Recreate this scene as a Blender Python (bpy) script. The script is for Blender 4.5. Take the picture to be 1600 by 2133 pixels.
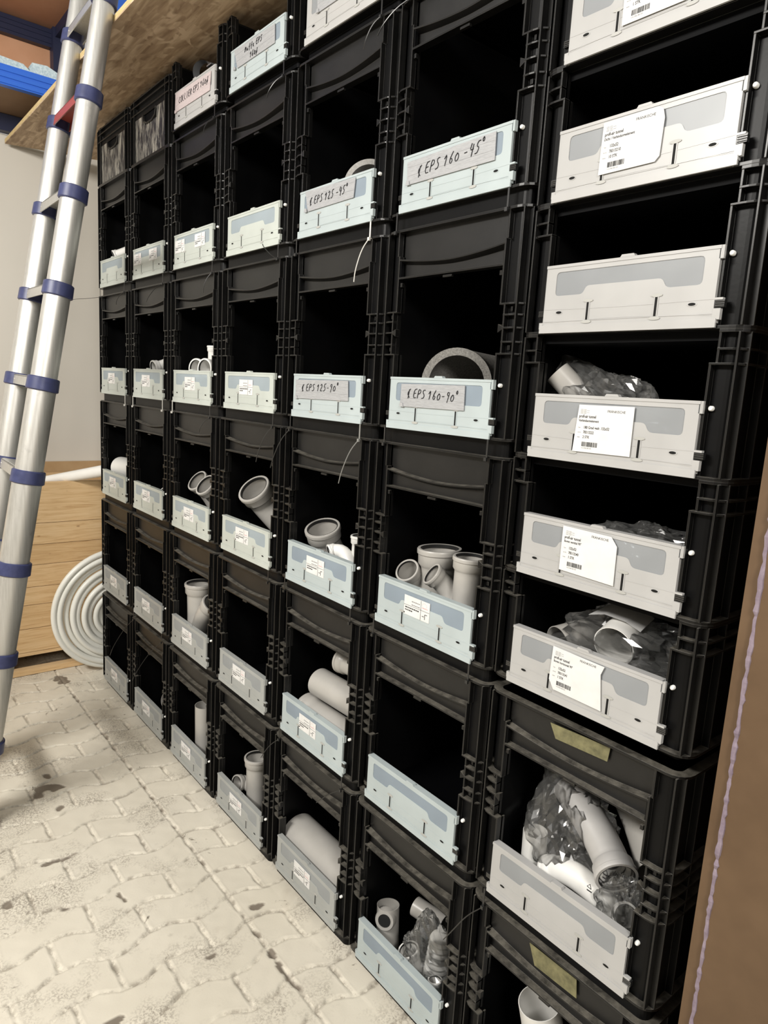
import bpy, bmesh, math, random
import numpy as np
from mathutils import Vector, Matrix, noise

random.seed(7)
for o in list(bpy.data.objects):
    bpy.data.objects.remove(o)
SC = bpy.context.scene
COL = SC.collection

# ------------------------------------------------------------------ camera
CAMP = Vector((0.5659, -0.9747, 1.3954))
YAW, PITCH, ROLL, FPX = -0.8814, -0.1715, 0.0594, 1434.58
fwd = Vector((math.sin(YAW)*math.cos(PITCH), math.cos(YAW)*math.cos(PITCH), math.sin(PITCH)))
rt = Vector((math.cos(YAW), -math.sin(YAW), 0))
up = rt.cross(fwd)
c, s = math.cos(ROLL), math.sin(ROLL)
right = c*rt + s*up
upv = -s*rt + c*up
cam_d = bpy.data.cameras.new('camera')
cam = bpy.data.objects.new('camera', cam_d)
COL.objects.link(cam)
M = Matrix((right, upv, -fwd)).transposed().to_4x4()
M.translation = CAMP
cam.matrix_world = M
cam_d.sensor_fit = 'VERTICAL'
cam_d.sensor_height = 24.0
cam_d.lens = FPX/2133*24.0
cam_d.clip_start = 0.02
SC.camera = cam

# ------------------------------------------------------------------ light
w = bpy.data.worlds.new('world'); SC.world = w; w.use_nodes = True
bg = w.node_tree.nodes['Background']
bg.inputs[0].default_value = (1.0, 0.97, 0.93, 1)
bg.inputs[1].default_value = 0.30


def area(name, loc, target, size, size_y, power, col):
    d = bpy.data.lights.new(name, 'AREA')
    d.shape = 'RECTANGLE'; d.size = size; d.size_y = size_y; d.energy = power; d.color = col
    o = bpy.data.objects.new(name, d); COL.objects.link(o)
    o.location = loc
    o.rotation_euler = (Vector(target)-Vector(loc)).to_track_quat('-Z', 'Y').to_euler()
    return o


area('ceiling_lamp_left', (-0.9, -2.6, 2.75), (-1.3, 0, 0.4), 1.3, 0.35, 72, (1.0, 0.965, 0.905))
area('ceiling_lamp_right', (2.1, -1.45, 2.5), (-1.0, 0, 0.8), 0.6, 0.5, 31, (1.0, 0.965, 0.91))
SC.view_settings.view_transform = 'Standard'
SC.view_settings.look = 'None'
SC.view_settings.gamma = 1.0
SC.view_settings.use_curve_mapping = False
SC.view_settings.exposure = 0.75

FLOOR = -0.0485
PITCHX = 0.4


# ------------------------------------------------------------------ materials
def srgb(r, g, b):
    f = lambda v: (v/255/12.92) if v/255 <= 0.04045 else ((v/255+0.055)/1.055)**2.4
    return (f(r), f(g), f(b), 1)


class NT:
    def __init__(s, name):
        s.m = bpy.data.materials.new(name); s.m.use_nodes = True
        s.t = s.m.node_tree; s.p = s.t.nodes['Principled BSDF']; s.out = s.t.nodes['Material Output']

    def n(s, typ, **kw):
        x = s.t.nodes.new('ShaderNode'+typ)
        for k, v in kw.items():
            if k in x.inputs.keys() if isinstance(k, str) else False:
                x.inputs[k].default_value = v
            else:
                setattr(x, k, v)
        return x

    def l(s, a, b):
        s.t.links.new(a, b)

    def coord(s, kind='Object', scale=(1, 1, 1), rot=(0, 0, 0)):
        tc = s.n('TexCoord'); mp = s.n('Mapping')
        mp.inputs['Scale'].default_value = scale; mp.inputs['Rotation'].default_value = rot
        s.l(tc.outputs[kind], mp.inputs[0]); return mp.outputs[0]

    def noise(s, vec, scale, detail=3, rough=0.5, dist=0):
        x = s.n('TexNoise')
        x.inputs['Scale'].default_value = scale; x.inputs['Detail'].default_value = detail
        x.inputs['Roughness'].default_value = rough; x.inputs['Distortion'].default_value = dist
        if vec: s.l(vec, x.inputs['Vector'])
        return x.outputs['Fac']

    def ramp(s, fac, stops):
        x = s.n('ValToRGB'); e = x.color_ramp.elements
        e[0].position, e[0].color = stops[0]; e[1].position, e[1].color = stops[-1]
        for p, c_ in stops[1:-1]:
            q = e.new(p); q.color = c_
        s.l(fac, x.inputs[0]); return x.outputs[0]

    def mix(s, f, a, b, mode='MIX'):
        x = s.n('Mix'); x.data_type = 'RGBA'; x.blend_type = mode
        for i, v in ((0, f), (6, a), (7, b)):
            if isinstance(v, bpy.types.NodeSocket): s.l(v, x.inputs[i])
            else: x.inputs[i].default_value = v
        return x.outputs[2]

    def bump(s, h, strength=0.3, dist=0.002):
        b = s.n('Bump'); b.inputs['Strength'].default_value = strength; b.inputs['Distance'].default_value = dist
        s.l(h, b.inputs['Height']); s.l(b.outputs[0], s.p.inputs['Normal'])

    def set(s, **kw):
        for k, v in kw.items():
            k = {'base': 'Base Color', 'rough': 'Roughness', 'metal': 'Metallic', 'spec': 'Specular IOR Level', 'coat': 'Coat Weight'}[k]
            if isinstance(v, bpy.types.NodeSocket): s.l(v, s.p.inputs[k])
            else: s.p.inputs[k].default_value = v
        return s


def plain(name, col, rough=0.5, spec=0.5, metal=0):
    return NT(name).set(base=col, rough=rough, spec=spec, metal=metal).m


def noisy(name, c1, c2, scale=40, rough=0.5, spec=0.4, bump=0.0, sc=(1, 1, 1), metal=0):
    t = NT(name); v = t.coord(scale=sc); f = t.noise(v, scale, 4, 0.6)
    t.set(base=t.ramp(f, [(0.3, c1), (0.7, c2)]), rough=rough, spec=spec, metal=metal)
    if bump: t.bump(f, bump)
    return t.m


def crate_mat(name, c1, c2, rough, spec, edge=None):
    t = NT(name); v = t.coord('Object')
    f = t.noise(v, 9, 5, 0.7); g = t.noise(v, 160, 2, 0.5)
    t.set(base=t.ramp(f, [(0.35, c1), (0.72, c2)]), rough=rough, spec=spec)
    t.bump(g, 0.12, 0.0006)
    if edge:   # slightly rounded edges, their highlights put into the colour as a paler tone
        bv = t.n('Bevel'); bv.samples = 4; bv.inputs[0].default_value = 0.0011
        ge = t.n('NewGeometry'); dt = t.n('VectorMath'); dt.operation = 'DOT_PRODUCT'
        t.l(bv.outputs[0], dt.inputs[0]); t.l(ge.outputs['Normal'], dt.inputs[1])
        mk = t.ramp(dt.outputs['Value'], [(0.80, (1, 1, 1, 1)), (0.985, (0, 0, 0, 1))])
        lit_edge = t.mix(mk, t.ramp(f, [(0.35, c1), (0.72, c2)]), edge)
        sx = t.n('SeparateXYZ'); t.l(ge.outputs['Normal'], sx.inputs[0])      # light on the ledge tops painted in as a pale dusty tone
        du = t.ramp(sx.outputs[2], [(0.45, (0, 0, 0, 1)), (0.8, (1, 1, 1, 1))])
        dn = t.ramp(t.noise(v, 35, 4, 0.7), [(0.35, (0.25, 0.25, 0.25, 1)), (0.65, (1, 1, 1, 1))])
        t.set(base=t.mix(t.mix(1.0, du, dn, 'MULTIPLY'), lit_edge, (0.13, 0.12, 0.10, 1)))
        t.l(bv.outputs[0], t.p.inputs['Normal'])
    return t.m


M_CR = crate_mat('black_plastic', (0.0025, 0.0026, 0.003, 1), (0.0045, 0.0044, 0.0044, 1), 0.38, 0.13)
M_RIB = crate_mat('black_plastic_lit_edges', (0.0035, 0.0035, 0.0036, 1), (0.009, 0.0086, 0.008, 1), 0.30, 0.32, (0.075, 0.072, 0.066, 1))
M_IN = plain('black_plastic_inside', (0.0016, 0.0017, 0.0022, 1), 0.6, 0.08)
M_BAND = crate_mat('black_plastic_smooth', (0.006, 0.0059, 0.0058, 1), (0.012, 0.0115, 0.011, 1), 0.38, 0.36)


def mat_scuffed():
    t = NT('scuffed_black_plastic'); v = t.coord('Object', (14, 1, 3))
    f = t.noise(v, 4, 6, 0.75, 0.6)
    v2 = t.coord('Object'); g = t.noise(v2, 5, 2)
    m = t.ramp(f, [(0.47, (0, 0, 0, 1)), (0.62, (1, 1, 1, 1))])
    col = t.mix(m, (0.012, 0.012, 0.014, 1), (0.26, 0.245, 0.21, 1))
    t.set(base=col, rough=0.4, spec=0.5)
    return t.m


M_SCUFF = mat_scuffed()


def frost(name, col, transp, rough=0.32, blotch=None):
    """frosted polypropylene: diffuse + translucent + a part that lets you look through"""
    t = NT(name)
    v = t.coord('Object')
    f = t.noise(v, 7, 3, 0.5)
    col2 = tuple(x*0.86 for x in col[:3])+(1,)
    cc = t.ramp(f, [(0.35, col2), (0.68, col)])
    t.set(base=cc, rough=rough, spec=0.45)
    tl = t.n('BsdfTranslucent'); t.l(cc, tl.inputs[0])
    m1 = t.n('MixShader'); m1.inputs[0].default_value = 0.22
    t.l(t.p.outputs[0], m1.inputs[1]); t.l(tl.outputs[0], m1.inputs[2])
    tr = t.n('BsdfTransparent'); tr.inputs[0].default_value = (0.9, 0.95, 1, 1)
    m2 = t.n('MixShader'); m2.inputs[0].default_value = transp
    t.l(m1.outputs[0], m2.inputs[1]); t.l(tr.outputs[0], m2.inputs[2])
    t.l(m2.outputs[0], t.out.inputs[0])
    return t.m


FL = {
    'green': (frost('frosted_plastic_greenish', (0.66, 0.70, 0.655, 1), 0.10), frost('frosted_pane_greenish', (0.49, 0.56, 0.60, 1), 0.28)),
    'blue': (frost('frosted_plastic_bluish', (0.58, 0.65, 0.66, 1), 0.10), frost('frosted_pane_bluish', (0.38, 0.45, 0.52, 1), 0.28)),
    'grey': (frost('frosted_plastic_grey', (0.60, 0.595, 0.585, 1), 0.12), frost('frosted_pane_grey', (0.42, 0.435, 0.45, 1), 0.26)),
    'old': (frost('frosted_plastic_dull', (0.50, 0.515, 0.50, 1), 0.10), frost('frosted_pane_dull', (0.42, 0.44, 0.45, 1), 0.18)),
}
M_PEG = plain('white_peg', (0.85, 0.85, 0.82, 1), 0.4)
M_CLIP = plain('black_clip', (0.012, 0.012, 0.012, 1), 0.3, 0.6)
M_HOLE = plain('dark_slot', (0.006, 0.006, 0.006, 1), 0.7, 0.2)
M_CAP = plain('slot_cap_grey', (0.36, 0.36, 0.34, 1), 0.5)  # even grey for the caps at the slot ends
M_PAPER = noisy('paper_label', (0.60, 0.60, 0.59, 1), (0.68, 0.675, 0.665, 1), 30, 0.55, 0.3, 0.15)
M_INK = plain('black_ink', (0.02, 0.02, 0.022, 1), 0.6, 0.2)
M_INKG = plain('grey_ink', (0.22, 0.22, 0.22, 1), 0.6, 0.2)
M_INKR = plain('red_ink', (0.55, 0.20, 0.22, 1), 0.6, 0.2)
M_TAPE = noisy('silver_duct_tape', (0.29, 0.295, 0.305, 1), (0.37, 0.375, 0.385, 1), 60, 0.42, 0.5, 0.5, (1, 1, 7))
M_TAPE2 = noisy('pinkish_board', (0.42, 0.36, 0.36, 1), (0.50, 0.43, 0.43, 1), 60, 0.55, 0.3, 0.3, (1, 1, 7))
M_YEL = noisy('yellow_masking_tape', (0.10, 0.094, 0.050, 1), (0.21, 0.195, 0.10, 1), 50, 0.6, 0.3, 0.6)
M_TIE = plain('black_nylon', (0.014, 0.014, 0.014, 1), 0.35, 0.6)
M_TIEG = plain('grey_nylon', (0.20, 0.20, 0.19, 1), 0.4, 0.5)
M_TIEW = plain('white_nylon', (0.65, 0.64, 0.60, 1), 0.4, 0.5)
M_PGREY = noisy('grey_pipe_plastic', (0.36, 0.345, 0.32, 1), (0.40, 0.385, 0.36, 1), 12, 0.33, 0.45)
M_SLEEVE = noisy('pale_grey_sleeve', (0.38, 0.37, 0.36, 1), (0.45, 0.44, 0.43, 1), 12, 0.45, 0.35)
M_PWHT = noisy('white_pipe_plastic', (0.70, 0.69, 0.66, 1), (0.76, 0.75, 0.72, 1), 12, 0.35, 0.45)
M_SEAL = plain('black_rubber', (0.012, 0.012, 0.012, 1), 0.5, 0.4)
M_COIL = noisy('cream_coil_plastic', (0.66, 0.66, 0.61, 1), (0.72, 0.72, 0.67, 1), 6, 0.35, 0.45)
M_FOAM = noisy('speckled_grey_foam', (0.13, 0.125, 0.115, 1), (0.27, 0.26, 0.24, 1), 260, 0.8, 0.2, 0.4)
M_FOAMB = noisy('pale_blue_foam', (0.35, 0.47, 0.52, 1), (0.68, 0.78, 0.80, 1), 110, 0.7, 0.2, 0.3)
M_NAVY = noisy('navy_plastic', (0.030, 0.036, 0.095, 1), (0.05, 0.058, 0.14, 1), 40, 0.4, 0.4)
M_RED = plain('red_enamel', (0.30, 0.062, 0.045, 1), 0.4, 0.4)
M_BLUE = plain('blue_beam_enamel', (0.028, 0.135, 0.62, 1), 0.35, 0.5)
M_DBLUE = plain('dark_blue_steel', (0.016, 0.02, 0.05, 1), 0.45, 0.4)
M_PURP = noisy('lilac_sealant', (0.17, 0.13, 0.17, 1), (0.27, 0.22, 0.26, 1), 60, 0.6, 0.3, 0.5)


def mat_alu():
    t = NT('ladder_aluminium'); v = t.coord('Object', (60, 60, 1.2))
    f = t.noise(v, 3, 4, 0.6); v2 = t.coord('Object'); g = t.noise(v2, 14, 4, 0.7)
    c1 = t.ramp(f, [(0.3, (0.50, 0.49, 0.46, 1)), (0.7, (0.62, 0.61, 0.58, 1))])
    t.set(base=t.mix(t.ramp(g, [(0.62, (0, 0, 0, 1)), (0.75, (0.6, 0.6, 0.6, 1))]), c1, (0.40, 0.39, 0.37, 1)), rough=0.42, metal=0.75)
    return t.m


M_ALU = mat_alu()


def mat_wall():
    t = NT('painted_wall'); v = t.coord('Object'); f = t.noise(v, 1.2, 3)
    g = t.noise(v, 60, 3)
    t.set(base=t.ramp(f, [(0.3, (0.63, 0.60, 0.54, 1)), (0.7, (0.67, 0.64, 0.58, 1))]), rough=0.75, spec=0.2)
    t.bump(g, 0.1, 0.001)
    return t.m


M_WALL = mat_wall()


def mat_osb():
    t = NT('osb_board')
    lay = []
    for rot, scl, off in ((0.15, (3.2, 34, 1), 0), (-0.45, (3.6, 36, 1), 3), (0.8, (3.6, 36, 1), 7)):
        v = t.coord('Object', scl, (0, 0, rot)); f = t.noise(v, 1.0, 4, 0.55, 0.6)
        lay.append(t.ramp(f, [(0.34, (0.27, 0.18, 0.11, 1)), (0.5, (0.43, 0.31, 0.20, 1)), (0.66, (0.62, 0.475, 0.33, 1))]))
    vb = t.coord('Object', (1, 2.5, 1)); m1 = t.ramp(t.noise(vb, 6, 2, 0.4, 1.0), [(0.47, (0, 0, 0, 1)), (0.53, (1, 1, 1, 1))])
    vc = t.coord('Object', (1.6, 2, 1), (0, 0, 0.9)); m2 = t.ramp(t.noise(vc, 7, 2, 0.4, 1.0), [(0.53, (0, 0, 0, 1)), (0.57, (1, 1, 1, 1))])
    c_ = t.mix(m2, t.mix(m1, lay[0], lay[1]), lay[2])
    t.set(base=c_, rough=0.6, spec=0.25)
    bw = t.n('RGBToBW'); t.l(c_, bw.inputs[0]); t.bump(bw.outputs[0], 0.3, 0.002)
    return t.m


M_OSB = mat_osb()
M_OSBE = noisy('osb_sawn_edge', (0.45, 0.33, 0.15, 1), (0.66, 0.52, 0.28, 1), 30, 0.7, 0.2, 0.4, (1, 4, 8))


def mat_pine():
    t = NT('pine_planks'); g = t.n('NewGeometry')
    v = t.coord('Object', (1, 1.3, 22))
    vv = t.n('VectorMath'); vv.operation = 'ADD'; t.l(v, vv.inputs[0])
    sc = t.n('VectorMath'); sc.operation = 'SCALE'; sc.inputs[3].default_value = 37
    cx = t.n('CombineXYZ'); t.l(g.outputs['Random Per Island'], cx.inputs[0]); t.l(g.outputs['Random Per Island'], cx.inputs[1]); t.l(cx.outputs[0], sc.inputs[0])
    t.l(sc.outputs[0], vv.inputs[1])
    f = t.noise(vv.outputs[0], 3.2, 5, 0.65, 1.2)
    base = t.ramp(f, [(0.28, (0.50, 0.31, 0.145, 1)), (0.5, (0.66, 0.46, 0.25, 1)), (0.75, (0.74, 0.55, 0.33, 1))])
    k = t.n('TexVoronoi'); k.inputs['Scale'].default_value = 7; kv = t.coord('Object', (1, 1, 1.9)); t.l(kv, k.inputs['Vector'])
    kn = t.ramp(k.outputs['Distance'], [(0.05, (1, 1, 1, 1)), (0.10, (0, 0, 0, 1))])
    col = t.mix(kn, base, (0.22, 0.11, 0.045, 1))
    tint = t.ramp(g.outputs['Random Per Island'], [(0, (0.88, 0.84, 0.78, 1)), (1, (1, 1, 1, 1))])
    t.set(base=t.mix(1.0, col, tint, 'MULTIPLY'), rough=0.5, spec=0.3)
    return t.m


M_PINE = mat_pine()
M_TAN = noisy('tan_board', (0.44, 0.29, 0.15, 1), (0.52, 0.36, 0.20, 1), 8, 0.7, 0.2)
M_ORANGE = noisy('orange_chipboard', (0.52, 0.27, 0.15, 1), (0.60, 0.33, 0.20, 1), 5, 0.6, 0.3)
M_UNDER = noisy('brown_chipboard', (0.21, 0.135, 0.085, 1), (0.26, 0.17, 0.11, 1), 5, 0.7, 0.2)
M_KRAFT = noisy('brown_board', (0.092, 0.055, 0.029, 1), (0.125, 0.077, 0.042, 1), 9, 0.55, 0.3, 0.1)


def mat_floor():
    t = NT('painted_pavers'); v = t.coord('Object')
    big = t.noise(v, 1.7, 3, 0.5)
    base = t.ramp(big, [(0.3, (0.60, 0.555, 0.46, 1)), (0.7, (0.70, 0.655, 0.56, 1))])
    # worn grey patches with fine speckle where the paint has rubbed off
    wz = t.noise(v, 5.5, 4, 0.6)
    sp = t.noise(v, 170, 3, 0.7)
    wm = t.ramp(wz, [(0.50, (0, 0, 0, 1)), (0.66, (1, 1, 1, 1))])
    sm = t.ramp(sp, [(0.47, (0, 0, 0, 1)), (0.56, (1, 1, 1, 1))])
    both = t.mix(1.0, wm, sm, 'MULTIPLY')
    c1 = t.mix(both, base, (0.36, 0.325, 0.27, 1))
    # dirt veins
    dv = t.noise(v, 13, 6, 0.75, 0.8)
    dm = t.ramp(dv, [(0.655, (0, 0, 0, 1)), (0.70, (1, 1, 1, 1))])
    c2 = t.mix(dm, c1, (0.17, 0.145, 0.115, 1))
    # stains
    st = t.noise(v, 2.6, 5, 0.65, 0.4)
    stm = t.ramp(st, [(0.60, (0, 0, 0, 1)), (0.72, (0.45, 0.45, 0.45, 1))])
    c3 = t.mix(stm, c2, (0.42, 0.36, 0.28, 1))
    # bare brown spots where flakes came off (attribute painted per vertex from a noise shape)
    at = t.n('Attribute'); at.attribute_name = 'chip'
    c4 = t.mix(at.outputs['Fac'], c3, (0.20, 0.17, 0.135, 1))
    at2 = t.n('Attribute'); at2.attribute_name = 'joint'
    jn = t.noise(v, 28, 4, 0.7)
    jm = t.n('Math'); jm.operation = 'MULTIPLY'; t.l(at2.outputs['Fac'], jm.inputs[0])
    jr = t.ramp(jn, [(0.46, (0, 0, 0, 1)), (0.60, (0.75, 0.75, 0.75, 1))]); t.l(jr, jm.inputs[1])
    c5 = t.mix(jm.outputs[0], c4, (0.22, 0.19, 0.15, 1))
    t.set(base=c5, rough=0.6, spec=0.3)
    hb = t.n('Math'); hb.operation = 'MULTIPLY_ADD'; t.l(sp, hb.inputs[0]); hb.inputs[1].default_value = 0.25; t.l(wz, hb.inputs[2])
    t.bump(hb.outputs[0], 0.35, 0.003)
    return t.m


M_FLOOR = mat_floor()


def mat_film():
    t = NT('clear_film'); t.t.nodes.remove(t.p)
    tr = t.n('BsdfTransparent'); tr.inputs[0].default_value = (0.86, 0.86, 0.86, 1)
    gl = t.n('BsdfGlossy'); gl.inputs[1].default_value = 0.16
    df = t.n('BsdfDiffuse'); df.inputs[0].default_value = (0.7, 0.7, 0.68, 1)
    m1 = t.n('MixShader'); m1.inputs[0].default_value = 0.06
    t.l(tr.outputs[0], m1.inputs[1]); t.l(df.outputs[0], m1.inputs[2])
    fr = t.n('Fresnel'); fr.inputs[0].default_value = 1.6
    m2 = t.n('MixShader'); t.l(fr.outputs[0], m2.inputs[0]); t.l(m1.outputs[0], m2.inputs[1]); t.l(gl.outputs[0], m2.inputs[2])
    t.l(m2.outputs[0], t.out.inputs[0])
    return t.m


M_FILM = mat_film()


# ------------------------------------------------------------------ mesh builder
class MB:
    def __init__(s):
        s.v = []; s.f = []; s.mi = []; s.mats = []; s.sm = []

    def mat(s, m):
        if m not in s.mats: s.mats.append(m)
        return s.mats.index(m)

    def add(s, vs, fs, m, smooth=False):
        b = len(s.v); k = s.mat(m)
        s.v += [tuple(p) for p in vs]
        for f in fs:
            s.f.append([b+i for i in f]); s.mi.append(k); s.sm.append(smooth)

    def box(s, x0, x1, y0, y1, z0, z1, m):
        vs = [(x, y, z) for z in (z0, z1) for y in (y0, y1) for x in (x0, x1)]
        s.add(vs, [(0, 2, 3, 1), (4, 5, 7, 6), (0, 1, 5, 4), (2, 6, 7, 3), (0, 4, 6, 2), (1, 3, 7, 5)], m)

    def prism_xz(s, pts, y0, y1, m):      # polygon in x,z (counter-clockwise seen from the front), extruded in y
        n = len(pts)
        vs = [(x, y0, z) for x, z in pts]+[(x, y1, z) for x, z in pts]
        s.add(vs, [list(range(n)), list(range(2*n-1, n-1, -1))]+[(i, i+n, (i+1) % n+n, (i+1) % n) for i in range(n)], m)

    def prism_xy(s, pts, z0, z1, m):      # polygon in x,y (counter-clockwise from above)
        n = len(pts)
        vs = [(x, y, z0) for x, y in pts]+[(x, y, z1) for x, y in pts]
        s.add(vs, [list(range(n-1, -1, -1)), list(range(n, 2*n))]+[(i, (i+1) % n, (i+1) % n+n, i+n) for i in range(n)], m)

    def band(s, A, B, z0, z1, m, closed=False):   # wall between path A and path B (xy), from z0 to z1
        n = len(A)
        vs = [(x, y, z) for P, z in ((A, z0), (B, z0), (A, z1), (B, z1)) for x, y in P]
        fs = []
        for i in range(n if closed else n-1):
            j = (i+1) % n
            fs += [(i, j, j+2*n, i+2*n), (j+n, i+n, i+3*n, j+3*n), (i+2*n, j+2*n, j+3*n, i+3*n), (j, i, i+n, j+n)]
        if not closed:
            fs += [(0, 2*n, 3*n, n), (n-1, 2*n-1, 4*n-1, 3*n-1)]
        s.add(vs, fs, m)

    def rings(s, R, m, n=28, closed=True, smooth=True, caps=False):
        """R: list of (centre, direction, radius)"""
        vs = []; ref = None
        for p, d, r in R:
            d = Vector(d).normalized()
            if ref is None:
                ref = d.orthogonal().normalized()
            a = (ref-d*ref.dot(d)).normalized(); ref = a
            b = d.cross(a)
            for k in range(n):
                t = 2*math.pi*k/n
                vs.append(Vector(p)+(a*math.cos(t)+b*math.sin(t))*r)
        L = len(R); fs = []
        for i in range(L if closed else L-1):
            j = (i+1) % L
            for k in range(n):
                q = (k+1) % n
                fs.append((i*n+k, i*n+q, j*n+q, j*n+k))
        if caps and not closed:
            s.add(vs[:n], [tuple(range(n-1, -1, -1))], m, False); s.add(vs[-n:], [tuple(range(n))], m, False)
        s.add(vs, fs, m, smooth)

    def mesh(s, name, origin=(0, 0, 0)):
        me = bpy.data.meshes.new(name)
        o = Vector(origin)
        me.from_pydata([tuple(Vector(p)-o) for p in s.v], [], s.f)
        for m in s.mats: me.materials.append(m)
        me.polygons.foreach_set('material_index', s.mi)
        me.polygons.foreach_set('use_smooth', s.sm)
        me.update()
        bm = bmesh.new(); bm.from_mesh(me); bmesh.ops.recalc_face_normals(bm, faces=bm.faces); bm.to_mesh(me); bm.free()
        if any(s.sm): me.set_sharp_from_angle(angle=math.radians(38))
        return me

    def obj(s, name, parent=None, origin=None):
        if origin is None:
            origin = parent.location if parent and parent.type == 'EMPTY' else (0, 0, 0)
        o = bpy.data.objects.new(name, s.mesh(name, origin))
        COL.objects.link(o)
        if parent: o.parent = parent
        return o


def tag(o, label, cat, group=None):
    o['label'] = label; o['category'] = cat
    if group: o['group'] = group
    assert 4 <= len(label.split()) <= 16, (len(label.split()), label)
    return o


def thing(name, label, cat, loc, group=None):
    o = bpy.data.objects.new(name, None); COL.objects.link(o); o.location = loc
    o.empty_display_size = 0.05
    return tag(o, label, cat, group)


def struct(mb, name):
    o = mb.obj(name); o['kind'] = 'structure'; return o


def smooth_path(pts, it=2):
    P = [Vector(p) for p in pts]
    for _ in range(it):
        Q = [P[0]]
        for a, b in zip(P[:-1], P[1:]):
            Q += [a*0.75+b*0.25, a*0.25+b*0.75]
        Q.append(P[-1]); P = Q
    return P


def tangents(P):
    T = []
    for i in range(len(P)):
        a = P[max(0, i-1)]; b = P[min(len(P)-1, i+1)]
        T.append((b-a).normalized())
    return T


def tube(mb, pts, r, m, n=10, it=0, flat=False):
    P = smooth_path(pts, it) if it else [Vector(p) for p in pts]
    T = tangents(P)
    mb.rings([(p, t, r) for p, t in zip(P, T)], m, n, closed=False, caps=True, smooth=not flat)


# ------------------------------------------------------------------ crate meshes
def rr(ins, R=0.030, W=0.4, D=0.6, e=None, k=5):
    """rounded rectangle path (x centred, y from 0 to D). e: open front between -e and e (path runs round the back)"""
    x = W/2-ins; y0 = ins; y1 = D-ins; r = max(R-ins, 0.004)
    P = []
    for cx, cy, a0 in ((x-r, y0+r, -90), (x-r, y1-r, 0), (-x+r, y1-r, 90), (-x+r, y0+r, 180)):
        for i in range(k+1):
            a = math.radians(a0+90*i/k); P.append((cx+r*math.cos(a), cy+r*math.sin(a)))
    if e is None: return P
    return [(e, y0)]+P+[(-e, y0)]


def half(P, side, ymax, ins):
    """the stretch from the opening edge round one front corner to y = ymax"""
    Q = [p for p in P if p[0] > 0 and p[1] < 0.3] if side > 0 else [p for p in P if p[0] < 0 and p[1] < 0.3]
    if side < 0: Q = Q[::-1]
    return Q+[(side*(0.2-ins), ymax)]


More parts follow.
